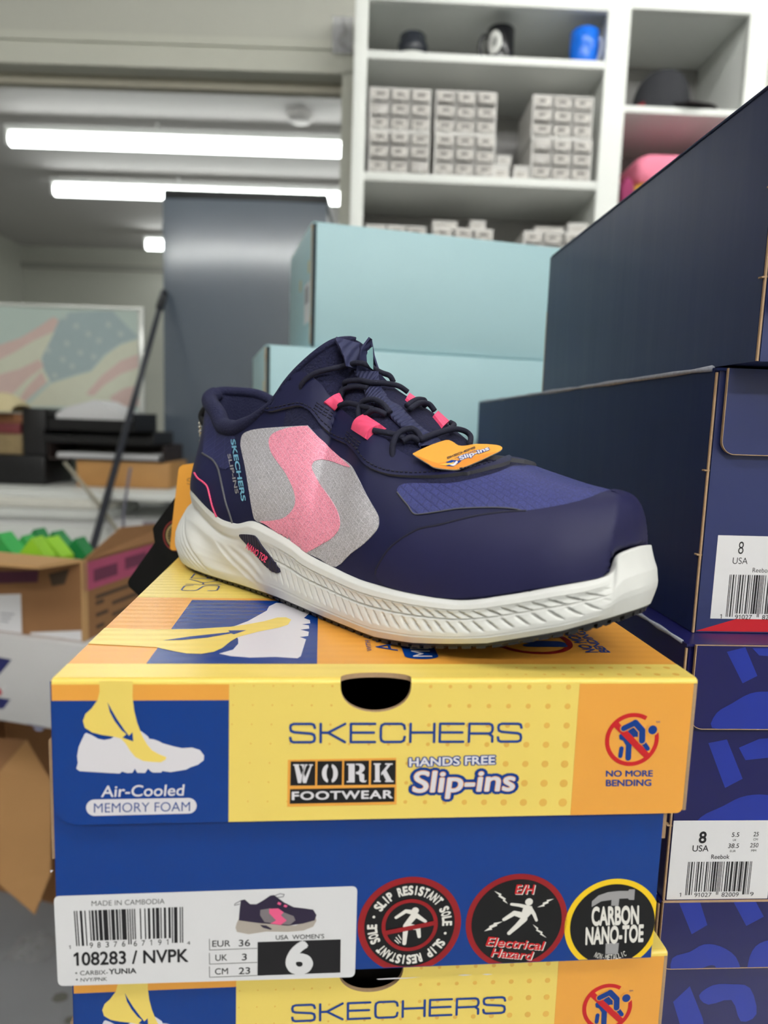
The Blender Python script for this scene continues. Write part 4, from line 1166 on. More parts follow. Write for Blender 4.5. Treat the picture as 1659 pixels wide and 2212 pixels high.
def midsole_pt(x, v, side, disp=True):
    F = Fp(x, side); bu = bk(x, 0); bt = bk(x, 1 if side > 0 else 2); B = Vector((bu, -side*bt, zsole(bu)+.0022))
    e = .05
    d = (Fp(min(x+e, NK), side)-Fp(max(x-e, 0), side)); d.z = 0
    nrm = Vector((d.y, -d.x, 0))*(1 if side > 0 else -1)
    if nrm.length < 1e-9: nrm = Vector((-1 if x < 5 else 1, 0, 0))
    nrm.normalize()
    if x < .02: nrm = Vector((-1, 0, 0))
    if x > NK-.02: nrm = Vector((1, 0, 0))
    h = 1-sstep(3.5, 8.5, x); to = sstep(20.6, 22.2, x)
    bl = np.interp(v, VB, HEELB)*h + np.interp(v, VB, FORB)*(1-h)*(1-to) + np.interp(v, VB, TOEB)*to
    p = B.lerp(F, v)
    u = p.x*1000
    if disp:
        fm = sstep(105, 125, u)*(1-to)
        k = 0
        if fm > 0:
            if .60 < v < .78:
                ph = ((u+(v-.6)*26)/4.4) % 1; k -= (.7*ph**1.3+1.0*math.exp(-((ph-.93)/.09)**2))*math.sin(math.pi*(v-.60)/.18)**.5*fm
            if .565 < v <= .60: k -= .9*fm
            if .27 < v <= .565:
                ph = ((u+(v-.27)*16)/4.4) % 1; k -= (.5*(ph**2)+.9*math.exp(-((ph-.9)/.1)**2))*math.sin(math.pi*(v-.27)/.295)*fm
            if .16 < v < .19: k -= .3*fm
            if .78 <= v < .80: k -= .5*fm
        hm = (1-sstep(95, 112, u))
        if hm > 0 and v < .70:
            q = u*.0150+v
            if q < 1.02: k -= .85*(.5+.5*math.cos(2*math.pi*q/.095))**1.5*sstep(.02, .14, v)*(1-sstep(.55, .68, v))*hm
            elif q > 1.55: k -= .5*(.5+.5*math.cos(2*math.pi*q/.16))*sstep(.05, .2, v)*(1-sstep(.5, .66, v))*hm
            else: k -= 1.2*math.sin(math.pi*(q-1.02)/.53)*sstep(.05, .3, v)*(1-sstep(.5, .7, v))*hm
        bl += k
    return p+nrm*bl*.001
mid = MB(); MX, MV = 900, 64
mv = []; mf = []
for side in (1, -1):
    nx = MX if side > 0 else 240
    rows = []
    for x in xs(nx):
        r = [midsole_pt(x, j/(MV-1), side) for j in range(MV)]
        F = Fp(x, side); c = Vector((min(max(F.x, .03), .235), 0, F.z)); inn = F.lerp(c, .12); inn.z = F.z-.0005
        B = r[0]; cb = B.lerp(Vector((min(max(B.x, .03), .235), 0, B.z)), .995)
        rows.append([cb]+r+[inn])
    n_ = MV+2; o = len(mv); mv += [p for r in rows for p in r]
    for i in range(nx-1):
        for j in range(n_-1):
            q = (i*n_+j, (i+1)*n_+j, (i+1)*n_+j+1, i*n_+j+1); mf.append(tuple(k+o for k in (q if side > 0 else q[::-1])))
mid.add(mv, mf, S_foam, True)
mo = mid.build('midsole', shoe); strip_loose(mo)
BM = BVHTree.FromPolygons(mv, mf)
# ---- outsole with lugs
osb = MB()
for side in (1, -1):
    rows = []
    for x in xs(120):
        bu = bk(x, 0); bt = bk(x, 1 if side > 0 else 2)
        cx_ = min(max(bu, .02), .24)
        P = lambda k, z: Vector((cx_+(bu-cx_)*k, -side*bt*k, zsole(bu)+z))
        rows.append([P(.0, .0009), P(.5, .0009), P(.94, .0009), P(.975, .0012), P(.985, .0028), P(.93, .0029)])
    osb.grid(rows, S_rub, True, flip=side < 0)
    acc = 0; prev = None
    for x in xs(900):
        bu = bk(x, 0); bt = bk(x, 1 if side > 0 else 2); p = Vector((bu, -side*bt, 0))
        if prev is not None: acc += (p-prev).length
        if prev is not None and acc > (.0046 if int(bu*9e3) % 3 else .0062):
            acc = 0; d = (p-prev); d.z = 0; d.normalize(); nn = Vector((d.y, -d.x, 0))*(1 if side > 0 else -1); z = zsole(bu)
            q = []
            for zz in (.0001, .0031):
                for (a_, b_) in ((-.0016, -.0011), (.0016, -.0011), (.0014, -.0052), (-.0014, -.0052)):
                    w_ = p+d*a_+nn*(b_ - (0.0003 if zz < .001 else 0)); q.append(Vector((w_.x, w_.y, zsole(w_.x)+zz)))
            osb.hexa(q, S_rub)
            for k_ in (.5,):
                w_ = p-nn*.008; osb.box(w_.x-.0022, w_.x+.0022, w_.y-.002, w_.y+.002, zsole(w_.x)+.0001, zsole(w_.x)+.001, S_rub)
        prev = p
osb.build('outsole', shoe, recalc=True)

# ---- collar and lining
path = []; rad = []
for side, rng in ((1, np.linspace(0, 13, 70)), (-1, np.linspace(13, 0, 70)[1:-1])):
    for x in rng:
        T = Tp(x, side); r = (.0028*(1-sstep(4.5, 8, x)) if side > 0 else .0012*(1-sstep(5.5, 10, x)))+.0016
        c = Vector((min(max(T.x, .045), .085), 0, 0)); inn = Vector((c.x-T.x, -T.y, 0)); inn.normalize()
        if side > 0: zo_ = -.55+1.25*sstep(1.0, 3.5, x)-.7*sstep(8, 11, x)
        else: zo_ = -.55
        path.append(T+inn*r*.45+Vector((0, 0, r*zo_))); rad.append(r)
col = MB(); n = 14; vs = []
kp = len(path)
for i, p in enumerate(path):
    t = (path[(i+1) % kp]-path[i-1]).normalized(); c = Vector((min(max(p.x, .045), .085), 0, 0))
    a = Vector((c.x-p.x, -p.y, 0)); a -= t*a.dot(t); a.normalize(); b_ = t.cross(a)
    for j in range(n):
        g = 2*math.pi*j/n; vs.append(p+(a*math.cos(g)+b_*math.sin(g))*rad[i])
col.add(vs, [(i*n+j, i*n+(j+1) % n, ((i+1) % kp)*n+(j+1) % n, ((i+1) % kp)*n+j) for i in range(kp) for j in range(n)], S_knit, True)
col.build('collar', shoe, recalc=True)
lin_ = MB(); rows = []
for k in range(9):
    f = k/8; r = []
    for i, p in enumerate(path):
        c = Vector((min(max(p.x, .045), .100), 0, 0)); inn = Vector((c.x-p.x, -p.y, 0)); L_ = inn.length; inn.normalize()
        q = p+inn*min(rad[i]*.6+.0025*math.sin(math.pi*f), L_*.8); q.z = p.z+(.034-p.z)*f; r.append(q)
    rows.append(r)
lin_.grid(rows, S_knit, True, closed=True)
cen = len(lin_.v); lin_.v.append((.07, 0, .033)); lin_.f += [[cen-kp+i, cen-kp+(i+1) % kp, cen] for i in range(kp)]; lin_.m += [0]*kp; lin_.sm += [True]*kp
lin_.build('lining', shoe, recalc=True)

# ---- panels
grey = z1([(445,700),(456,662),(490,640),(560,625),(700,615),(830,608),(852,615),(920,690),(1000,770),(1090,832),(1130,890),(1200,1030),(1258,1130),(1269,1180),(1255,1232),(1180,1312),(1100,1372),(1012,1450),(920,1404),(830,1359),(700,1269),(600,1199),(535,1174),(515,1120),(495,1000),(470,850),(447,745)])
b = MB(); overlay(b, grey, S_grey, .00035, 7, 3); b.build('side_panel', shoe)
pink = z1([(615,710),(625,672),(660,645),(740,620),(830,612),(850,618),(920,690),(1010,772),(1098,852),(1060,848),(980,820),(920,812),(884,822),(869,852),(880,890),(920,960),(980,1040),(1020,1110),(1040,1180),(1030,1232),(990,1280),(940,1310),(850,1359),(822,1352),(700,1269),(600,1199),(562,1177),(620,1175),(700,1160),(750,1120),(773,1070),(765,1000),(720,900),(670,830),(630,770)])
b = MB(); overlay(b, pink, S_pinkm, .0006, 6, 3); tag(b.build('side_stripe', shoe), 'pink curved stripe on the grey side panel')
heelrip = [(446,890),(470,922),(486,941),(508,944),(500,975),(494,1010),(478,1012),(462,993),(440,977),(442,930)]
b = MB(); overlay(b, heelrip, S_heel, .0003, 5, 3, mirror=(False, True)); b.build('heel_panel', shoe)
vamp = z2([(50,590),(58,560),(75,547),(130,537),(350,540),(460,522),(560,500),(660,470),(740,438),(830,440),(900,470),(1000,500),(1100,530),(1200,552),(1300,575),(1316,590),(1200,630),(1060,670),(950,690),(835,707),(740,690),(660,684),(600,683),(500,685),(400,691),(280,710),(180,723),(150,718),(136,704),(115,670),(85,635)])
b = MB(); overlay(b, vamp, S_vamp, .0003, 6, 2, mirror=(False, True)); b.build('toe_mesh', shoe)
b = MB(); surf_line(b, vamp[:1]+vamp[-14:][::-1], .00028, S_line, .0003, 3); b.build('toe_seam', shoe)
cap = [(846,1269),(826,1258),(814,1240),(819,1222),(848,1181),(902,1146),(948,1136),(1021,1118),(1085,1109),(1137,1106),(1223,1092),(1274,1078),(1318,1062),(1350,1066),(1375,1082),(1392,1110),(1399,1150),(1402,1180),(1366,1186),(1342,1195),(1332,1216),(1320,1237),(1290,1248),(1202,1262),(1093,1280),(985,1292),(910,1284)]
b = MB(); overlay(b, cap, S_cap, .0008, 7, 2, mirror=(False, True)); surf_line(b, cap[2:10], .0004, S_dline, .0007, 5); b.build('toe_cap', shoe)
eye = z1([(568,502),(590,478),(628,440),(668,392),(712,345),(757,312),(800,288),(850,298),(890,330),(935,375),(960,420),(1000,470),(1060,520),(1130,580),(1180,620),(1240,665),(1310,700),(1350,740),(1420,790),(1500,830),(1580,860),(1680,890),(1800,905)])+[(1040,1010),(1070,1004),(1098,990),(1101,1003),(1062,1014),(1021,1024),(966,1031),(931,1033)]+z1([(1450,919),(1330,906),(1230,871),(1180,831),(1130,762),(1080,722),(1010,692),(950,642),(910,592),(870,532),(820,498),(770,496),(680,516),(620,526)])
b = MB(); overlay(b, eye, S_eye, .0016, 5, 2, mirror=(False, True), side_mt=S_line, skirt=.0000); b.build('eyestay', shoe)
# heel counter seam, groove and stitches
b = MB(); surf_line(b, [(437,979),(450,987),(462,996),(472,1015),(480,1050),(488,1085),(497,1112),(503,1132)], .0006, S_line, .0001); b.build('heel_seam', shoe)
b = MB()
q = cr([Vector((p[0], p[1], 0)) for p in [(421,1022),(428,1033),(440,1042),(449,1052),(454,1070),(459,1090),(464,1104),(469,1116)]], 8, False)
b.tube([hit(p.x+(.45 if i % 2 else -.45), p.y, .0004) for i, p in enumerate(q)], .00048, S_pthr, 6)
tag(b.build('heel_stitching', shoe), 'pink stitched line on the heel')
b = MB(); low_edge = z1([(585,512),(680,500),(770,481),(825,484),(880,518),(925,580),(965,628),(1020,676),(1090,706),(1142,745),(1192,815),(1245,856),(1335,888),(1450,902),(1580,902)])+[(967,1024),(1022,1016),(1080,1001)]
qq = cr([Vector((p[0], p[1], 0)) for p in low_edge], 40, False); L_ = 0; on = True; seg = []
for i in range(1, len(qq)):
    L_ += (qq[i]-qq[i-1]).length
    if on: seg.append(qq[i-1])
    if (on and L_ > 6) or (not on and L_ > 2.6):
        if on and len(seg) > 1: b.tube([hit(p.x, p.y, .0018) for p in seg], .0003, S_dline, 5)
        L_ = 0; on = not on; seg = []
for cxx, cyy in ((690, 884), (758, 948)):           # square stitch blocks beside the two loops
    for r_ in range(3):
        for c_ in range(4):
            x_ = cxx+c_*8+r_*2.5-8; y_ = cyy+c_*6.5-r_*6+1
            b.tube([hit(x_, y_, .0017), hit(x_+5.6, y_+4.4, .0017)], .00028, S_dline, 5)
b.build('stitching', shoe)
b = MB()
surf_text(b, 'SKECHERS', z5([(703,455)])[0], z5([(822,1118)])[0], z5([(750,450)])[0], S_teal, .0004, .03)
surf_text(b, 'SLIP-INS', z5([(668,615)])[0], z5([(756,1040)])[0], z5([(702,609)])[0], S_gtxt, .0004, .02)
b.build('side_lettering', shoe)
b = MB()
badge = [(519,1157),(527,1154),(548,1156),(556,1162),(568,1180),(584,1200),(600,1222),(606,1233),(601,1238),(590,1235),(572,1219),(550,1194),(533,1174)]
overlay(b, badge, S_badge, .0007, 5, 3, bv=BM, skirt=-.001)
surf_text(b, 'NANO TOE', (536, 1184), (578, 1215), (541, 1172), S_pink, .0012, .03, bv=BM)
tag(b.build('sole_badge', shoe), 'navy badge with pink lettering set in the white sole')

# ---- laces and loops
lift = .0022
def hit_ray(px, py, lift):
    """like hit(), but a ray that passes clear of the upper keeps to its own line at the closest approach"""
    o, d = cray(px, py); loc, nor, idx, dist = BV.ray_cast(o, d)
    if loc is not None:
        if nor.dot(d) > 0: nor = -nor
        return loc+nor*lift
    return min(((BV.find_nearest(o+d*(.16+.0022*k))[3], k) for k in range(160)))[1]*d*.0022+o+d*.16
def lace(mb, pts, base_l=.0022):
    P = [hit_ray(p[0], p[1], base_l+(p[2]*.001 if len(p) > 2 else 0)) for p in pts]
    mb.tube(cr(P, 6, False), .00118, S_lace, 10)
b = MB()
lace(b, [(652,845,-2.5),(656,836,-.5),(668,822),(688,808),(719,800,1),(755,798,2),(790,799,3),(822,804,2),(842,812,1),(850,826,-1)])
lace(b, [(727,858),(739,841,.5),(757,833,1),(783,831,1),(806,838,1),(828,842,1),(855,845,.5),(875,856,0)])
lace(b, [(731,868),(752,847,0),(775,842,0),(800,846,0)])
lace(b, [(735,884,0),(745,882,.5),(765,881,1),(792,888,1),(812,896,1)])
lace(b, [(784,917,-1),(785,901,.5),(791,888,1.5),(801,881,2),(815,881,2),(828,889,1.5),(842,903,.5)])
lace(b, [(797,905,0),(815,899,1),(835,905,0)])
lace(b, [(812,940,.5),(833,946,1),(853,951,1),(872,956,0)])
lace(b, [(849,994,-2),(850,974,.5),(858,955,1.5),(873,946,2),(888,945,2),(900,952,1.5),(909,964,.5)])
lace(b, [(870,962,0),(886,958,1),(905,962,0)])
lace(b, [(874,889,.5),(885,883,1.5),(897,879,1.5),(909,879,1),(912,886,0)])
lace(b, [(880,897,.5),(893,889,1.5),(906,886,1.5),(920,888,1),(933,897,0)])
lace(b, [(966,922,0),(973,929,.5),(968,938,1),(954,945,1),(935,952,1)])
lace(b, [(905,964,1),(927,956,1.5),(947,949,1.5),(973,943,1.5),(995,945,1),(1009,955,.5),(1012,968,-1)])
la_o = b.build('lace', shoe)
def loop(quad, l0=.0030):
    """folded webbing tab: a curved patch standing off the eyestay, closed down to it on every side"""
    P = [hit(p[0], p[1], l0) for p in quad]; n_ = (P[1]-P[0]).cross(P[3]-P[0]).normalized()
    o, d = cray(*quad[0])
    if n_.dot(d) > 0: n_ = -n_
    b = MB(); rows = [[P[0].lerp(P[1], i/8).lerp(P[3].lerp(P[2], i/8), j/8)+n_*.0016*math.sin(math.pi*i/8) for j in range(9)] for i in range(9)]
    b.grid(rows, S_pink, True)
    edge = [rows[0][j] for j in range(9)]+[rows[i][8] for i in range(1, 9)]+[rows[8][j] for j in range(7, -1, -1)]+[rows[i][0] for i in range(7, 0, -1)]
    dn = [p-n_*(.0034 if True else 0) for p in edge]
    k = len(edge); b.add(edge+dn, [(i, (i+1) % k, (i+1) % k+k, i+k) for i in range(k)], S_pink, False)
    return b.build('lace_loop', shoe, recalc=True)
loop(z3([(455,965),(590,845),(725,960),(600,1078)]))
loop(z3([(832,1300),(980,1128),(1130,1262),(978,1415)]))
loop([(875,864),(881,856),(906,875),(893,880)], .0012); loop([(935,901),(942,897),(967,916),(955,926)], .0012)

# ---- webbing strap down the tongue and the pull tab
Lf = [(770,806),(786,838),(794,858),(802,876),(826,886),(846,909),(873,934),(893,953),(908,972)]
Rt = [(818,809),(822,838),(832,858),(842,874),(862,886),(888,913),(912,935),(937,950),(955,968)]
b = MB(); rows = []
Lq = cr([Vector((p[0], p[1], 0)) for p in Lf], 4, False); Rq = cr([Vector((p[0], p[1], 0)) for p in Rt], 4, False)
for a_, c_ in zip(Lq, Rq):
    rows.append([hit(a_.x, a_.y, .0008)]+[hit(a_.x+(c_.x-a_.x)*k/4, a_.y+(c_.y-a_.y)*k/4, .0021) for k in range(5)]+[hit(c_.x, c_.y, .0008)])
b.grid(rows, S_web, True); b.build('tongue_strap', shoe)
def slab(mb, rows, th, mt):
    """thick ribbon from a grid of local points"""
    R_ = [[Vector(p) for p in r] for r in rows]; nr, nc = len(R_), len(R_[0]); off = []
    for i in range(nr):
        o = []
        for j in range(nc):
            a = R_[min(i+1, nr-1)][j]-R_[max(i-1, 0)][j]; c = R_[i][min(j+1, nc-1)]-R_[i][max(j-1, 0)]
            n_ = a.cross(c); n_.normalize(); o.append(R_[i][j]+n_*th)
        off.append(o)
    mb.grid(R_, mt); mb.grid(off, mt, flip=True)
    for i in range(nr-1):
        for j in (0, nc-1): mb.add([R_[i][j], R_[i+1][j], off[i+1][j], off[i][j]], [(0, 1, 2, 3)], mt)
    for j in range(nc-1):
        for i in (0, nr-1): mb.add([R_[i][j], R_[i][j+1], off[i][j+1], off[i][j]], [(0, 1, 2, 3)], mt)
TABD = cray(775, 770)[1]*.006
b = MB()
# broad flat piece behind, folded at the top
lft = [(748,790,5.5),(744,770,6),(735,750,7),(726,734,7.5),(728,728,7)]; rgt = [(785,800,-1.5),(781,780,-1.5),(777,758,-1.5),(776,748,-2),(778,742,-3)]
rows = []
for (a_, c_) in zip(lft, rgt):
    A = ont(a_[0], a_[1], a_[2]*.001)-TABD; C_ = ont(c_[0], c_[1], c_[2]*.001)-TABD; rows.append([A.lerp(C_, k/4) for k in range(5)])
slab(b, rows, .0011, S_web)
# the standing loop in front, twisted so its inside shows on the right
lft = [(768,812,2),(773,795,2.5),(778,775,2.5),(781,755,2),(792,741,0),(800,731,-1.5)]; rgt = [(822,812,-7),(812,795,-6),(800,778,-4),(793,760,-3),(800,745,-3.5),(804,734,-4)]
rows = []
for (a_, c_) in zip(lft, rgt):
    A = ont(a_[0], a_[1], a_[2]*.001)-TABD; C_ = ont(c_[0], c_[1], c_[2]*.001)-TABD; rows.append([A.lerp(C_, k/4) for k in range(5)])
slab(b, rows, .0010, S_web)
lft = [(823,806,-7.5),(816,790,-7),(809,768,-7),(803,733,-6)]; rgt = [(818,800,-9),(806,785,-9),(800,765,-9),(797,740,-9)]
rows = []
for (a_, c_) in zip(lft, rgt):
    A = ont(a_[0], a_[1], a_[2]*.001)-TABD; C_ = ont(c_[0], c_[1], c_[2]*.001)-TABD; rows.append([A.lerp(C_, k/4) for k in range(5)])
slab(b, rows, .0008, S_web)
tab = b.build('pull_tab', shoe)
b = MB(); q = [(801,752),(805,750),(806,775),(806,798),(800,793),(793,782),(792,768),(796,758)]
P = [ont(p[0], p[1], .0005) for p in q]
o_, d_ = cray(800, 775); P = [p-d_*.0125 for p in P]
b.add(P, [tuple(range(len(P)))], mat('teal_woven_label', (150, 200, 204), .6)); b.build('woven_label', tab) if False else b.build('woven_label', shoe)
# heel loop of webbing at the back of the heel
b = MB(); b.tube(cr([ont(452,876,0), ont(442,886,0), ont(436,898,0), ont(439,910,0), ont(446,918,0)], 5, False), .0022, mat('black_loop_webbing', (14, 14, 18), .7), 8); b.build('heel_loop', shoe)

# ================================================================== HANG TAGS
G_or = mat('hang_tag_orange', (238, 166, 66), 0.25, var=.03, vscale=30)
G_ye = mat('hang_tag_yellow', (240, 190, 80), 0.25, var=.03)
G_bk = mat('hang_tag_black', (12, 11, 13), 0.2, var=.05)
G_edge = mat('hang_tag_edge', (200, 190, 176), 0.6)
G_dark = mat('hang_tag_ink', (60, 52, 50), 0.4)
G_bead = mat('steel_bead', (200, 196, 188), 0.25, metal=.9)
class PlaneFace:
    """oblique card: local frame built from a point and normal"""
    EPS = .00005
    def __init__(s, P, n, up):
        n = n.normalized(); x = up.cross(n).normalized(); y = n.cross(x)
        M = Matrix.Identity(4)
        for i in range(3): M[i][0] = x[i]; M[i][1] = -n[i]; M[i][2] = y[i]; M[i][3] = P[i]
        s.M = M; s.f = Face(M, 'front', 0.0)
    def art(s, mb): return Art(mb, s.f)
def card(name, label, cat, P, n, up, pts, th, mt, sm=0, group=None):
    pf = PlaneFace(P, n, up); t = thing(name, label, cat, pf.M, group); b = MB()
    q = [pf.f.p(*p) for p in pts]
    if sm: q = [(p.x, p.y) for p in cr([Vector((p[0], p[1], 0)) for p in q], sm)]
    b.prism(q, 'y', 0, th, mt, G_edge)
    return t, b, pf.art(b)
# orange tag lying across the laces
P0 = SM @ hit(930, 1000, .0045)
nn = (Vector((0, 0, 1))*.80+Vector((-.05, -1, 0))*.62)
pts = z4([(398,890),(420,870),(510,825),(640,770),(790,722),(850,730),(895,755),(940,785),(1010,790),(1100,775),(1160,768),(1280,770),(1400,780),(1450,797),(1466,818),(1440,850),(1350,895),(1180,975),(1000,1050),(930,1074),(840,1072),(720,1060),(640,1043),(590,1010),(480,945)])
t, b, a = card('hang_tag', 'orange cardboard tag tucked across the laces of the sneaker', 'tag', P0, nn, Vector((0, 0, 1)), pts, .0004, G_or, 2)
a.zoom(820, 820, 5.53)
a.poly([(398,890),(640,985),(700,1000),(1400,860),(1180,975),(1000,1050),(930,1072),(720,1060),(640,1043),(590,1010),(480,945)], mat('hang_tag_amber', (226, 144, 56), .25), 1)
wide_text(a, 'SKECHERS', (812, 950), (1142, 822), (806, 930), .00022, G_dark, 3, .24)
for (o1, m1, l1) in ((.10, P_blu, 3), (.03, P_whi, 4)):
    a.text('Slip-ins', (965, 965), (1308, 842), (945, 925), m1, l1, o1)
a.text('HANDS FREE', (905, 950), (1150, 856), (897, 936), P_blu, 3, .0)
a.poly([(790,990),(860,962),(980,975),(880,1042),(790,1035),(830,1010)], P_blu, 3)
a.poly([(830,1022),(880,1010),(905,985),(925,972),(935,990),(905,1025),(880,1036)], P_whi, 4); a.poly([(705,1022),(800,1005),(860,1000),(890,985),(880,1010),(800,1030)], G_ye, 5)
b.build('tag_card', t)
# orange tag hanging behind the heel
Fd = _F
P0 = at(410, 1090, .432)
t, b, a = card('hang_tag', 'orange cardboard tag hanging behind the heel of the sneaker', 'tag', P0, Vector((-.12, -1, .12)), Vector((0, 0, 1)),
               [(385,1018),(387,1010),(394,1004),(430,999),(470,993),(462,1100),(450,1186),(410,1188),(371,1189),(367,1184),(372,1130)], .0006, G_or)
wide_text(a, 'SKECHERS', (405, 1046), (490, 1038), (405, 1034), .00028, G_dark, 3, .24)
b.build('tag_card', t)
# two black tags hanging over the left side of the box
t, b, a = card('hang_tag', 'upper black cardboard tag with a gold crest behind the heel of the sneaker', 'tag', at(365, 1150, .440), Vector((-.25, -1, .1)), Vector((0, 0, 1)),
               [(380,1072),(395,1055),(450,1050),(445,1240),(395,1240),(370,1212),(345,1195),(334,1172),(330,1142),(334,1134)], .0006, G_bk)
c = a.px((383, 1157)); e = a.px((352, 1157)); R_ = abs(c[0]-e[0])
a.disc(c, R_, mat('crest_red', (120, 40, 36), .4), 2, r2=R_*.88); a.disc(c, R_*.8, mat('crest_gold', (150, 130, 84), .4), 2, r2=R_*.66)
for k in range(26):
    g = k*math.pi*2/26; a.stroke([(c[0]+R_*.5*math.cos(g), c[1]+R_*.5*math.sin(g)), (c[0]+R_*.64*math.cos(g), c[1]+R_*.64*math.sin(g))], R_*.05, MATS['crest_gold'], 2, local=True)
b.build('tag_card', t)
t, b, a = card('hang_tag', 'plain lower black cardboard tag hanging over the left edge of the yellow box', 'tag', at(320, 1240, .446), Vector((-.25, -1, .1)), Vector((0, 0, 1)),
               [(337,1168),(360,1190),(440,1240),(420,1330),(330,1310),(300,1287),(279,1268),(276,1258),(279,1250)], .0006, G_bk)
b.build('tag_card', t)
# bead chain from the heel loop
t = thing('bead_chain', 'small silver bead chain hanging at the heel of the sneaker', 'chain', Matrix.Translation(at(434, 905, .399)))
bp = cr([Vector((445,900,.398)), Vector((438,902,.398)), Vector((433,908,.398)), Vector((432,918,.399)), Vector((432,932,.402)), Vector((434,946,.408)), Vector((433,965,.418)), Vector((430,985,.426)), Vector((424,1010,.430))], 3, False)
Bz = MB()
o_ = t.matrix_world.inverted()
for i, p in enumerate(bp):
    if i % 2 == 0 or i < 6: Bz.ball(o_ @ at(p.x, p.y, p.z), .00105, G_bead, 8)
Bz.tube([o_ @ at(p.x, p.y, p.z) for p in bp], .0003, G_bead, 6)
Bz.build('chain_beads', t)

# ================================================================== WHITE SHELF UNIT ON THE BACK WALL
YSH = 1.86
sx0 = on_y(767.6, 0, YSH)
SHM = frame((sx0.x, YSH, FLOOR_Z), .026)
fs = Face(SHM, 'front', 0.0)
X_ = lambda px, py: fs.p(px, py)[0]
Zs = lambda px, py: fs.p(px, py)[1]
SD = .31
unit = thing('shelf_unit', 'white shelf unit with two bays beside the doorway', 'shelf', SHM)
xl1 = X_(797, 0); xc0 = X_(1311, 80); xc1 = X_(1361, 80); xr0 = X_(1620, 60); xr1 = X_(1668, 60)
ztop = Zs(1000, 8); z1t, z1b = Zs(1050, 118), Zs(1050, 136.5); z2t, z2b = Zs(1040, 380.5), Zs(1040, 399)
zr1t, zr1b = Zs(1450, 230), Zs(1450, 246); zrtop = Zs(1480, 24)
Mw = M_white
def part(name, *bx, mt=Mw, r=.002):
    b = MB(); b.bbox(*bx, mt, r); return b.build(name, unit)
H_ALL = ztop+.12
part('stile', 0, xl1, 0, .02, 0, H_ALL); part('stile', xc0, xc1, 0, .02, 0, H_ALL); part('stile', xr0, xr1, 0, .02, 0, H_ALL)
part('side_panel', 0, .016, .02, SD, 0, H_ALL); part('side_panel', xc0+.008, xc0+.03, .02, SD, 0, H_ALL); part('side_panel', xr0+.006, xr0+.026, .02, SD, 0, H_ALL)
part('top_rail', xl1, xc0, 0, .02, ztop, H_ALL); part('top_rail', xc1, xr0, 0, .02, zrtop, H_ALL)
part('back_panel', .016, xr0+.006, SD-.008, SD, 0, H_ALL-.03, mt=mat('shaded_back_panel', (160, 158, 157), .6, var=.02))  # shade of the shelf interior put into a greyer panel colour
part('top_panel', .016, xr0+.006, .02, SD-.008, ztop+.018, ztop+.03)
# unit heights
xu = X_(797.5, 240); wU = X_(1074, 240)-X_(941, 240); hU = (Zs(1000, 190)-z2t)/2.03
z3t = z2b-.0-(Zs(1000, 396)-Zs(1000, 489))-hU
for nm, z0, z1, xa_, xb_ in (('u', z1b, z1t, .016, xc0+.008), ('m', z2b, z2t, .016, xc0+.008), ('l', z3t-.02, z3t, .016, xc0+.008)):
    part('shelf_board', xa_, xb_, .002, SD-.008, z0, z1)
zr2 = Zs(1400, 446)
for z0, z1 in ((zr1b, zr1t), (zr2-.02, zr2)): part('shelf_board', xc0+.03, xr0+.006, .002, SD-.008, z0, z1)

# ------------------------------------------------------------------ parts drawers
D_case = mat('frosted_white_plastic', (214, 212, 208), .35, var=.02)
D_front = mat('clear_drawer_front', (188, 184, 180), .25, var=.05, vscale=60)
D_card = mat('drawer_card', (212, 208, 202), .6, var=.05)
D_mark = mat('drawer_card_marks', (120, 114, 112), .7)
def drawer_unit(label, x, z, group='small parts drawer units', dy=.012):
    t = thing('drawer_unit', label, 'drawer unit', SHM @ Matrix.Translation((x, dy, z)), group); w, h, d = wU, hU, .17; th = .004
    b = MB(); b.box(0, w, 0, d, 0, th, D_case); b.box(0, w, 0, d, h-th, h, D_case); b.box(0, th, 0, d, th, h-th, D_case); b.box(w-th, w, 0, d, th, h-th, D_case); b.box(th, w-th, d-th, d, th, h-th, D_case)
    for i in (1, 2):
        zz_ = h*i/3; b.box(th, w-th, .004, d-th, zz_-.001, zz_+.001, D_case); xx_ = w*i/3; b.box(xx_-.001, xx_+.001, .004, d-th, th, h-th, D_case)
    b.build('drawer_case', t)
    return t
def fill_unit(t, seed):
    rr = random.Random(seed); w, h = wU, hU
    for r_ in range(3):
        for c_ in range(3):
            x0, x1 = w*c_/3+.004, w*(c_+1)/3-.003; z0, z1 = h*r_/3+.004, h*(r_+1)/3-.004; push = rr.choice([0, 0, 0, .003, -.004])
            b = MB(); b.bbox(x0, x1, push, push+.004, z0, z1, D_front, .001, 1); b.box(x0+.002, x1-.002, push+.004, .15, z0+.001, z0+.003, D_front)
            b.bbox((x0+x1)/2-.006, (x0+x1)/2+.006, push-.005, push, z0+.001, z0+.005, D_case, .001, 1)
            dr = b.build('drawer', t)
            if rr.random() < .93:
                b = MB(); b.box(x0+.004, x1-.004, push-.0006, push, z0+.008, z1-.003, D_card)
                for k in range(3):
                    zz_ = z0+.012+k*(z1-z0-.018)/3; xa_ = x0+.008+rr.random()*.006
                    b.box(xa_, xa_+(x1-x0)*(.35+.25*rr.random()), push-.0009, push-.0006, zz_, zz_+(z1-z0)*.09, D_mark)
                b.build('drawer_card', dr)
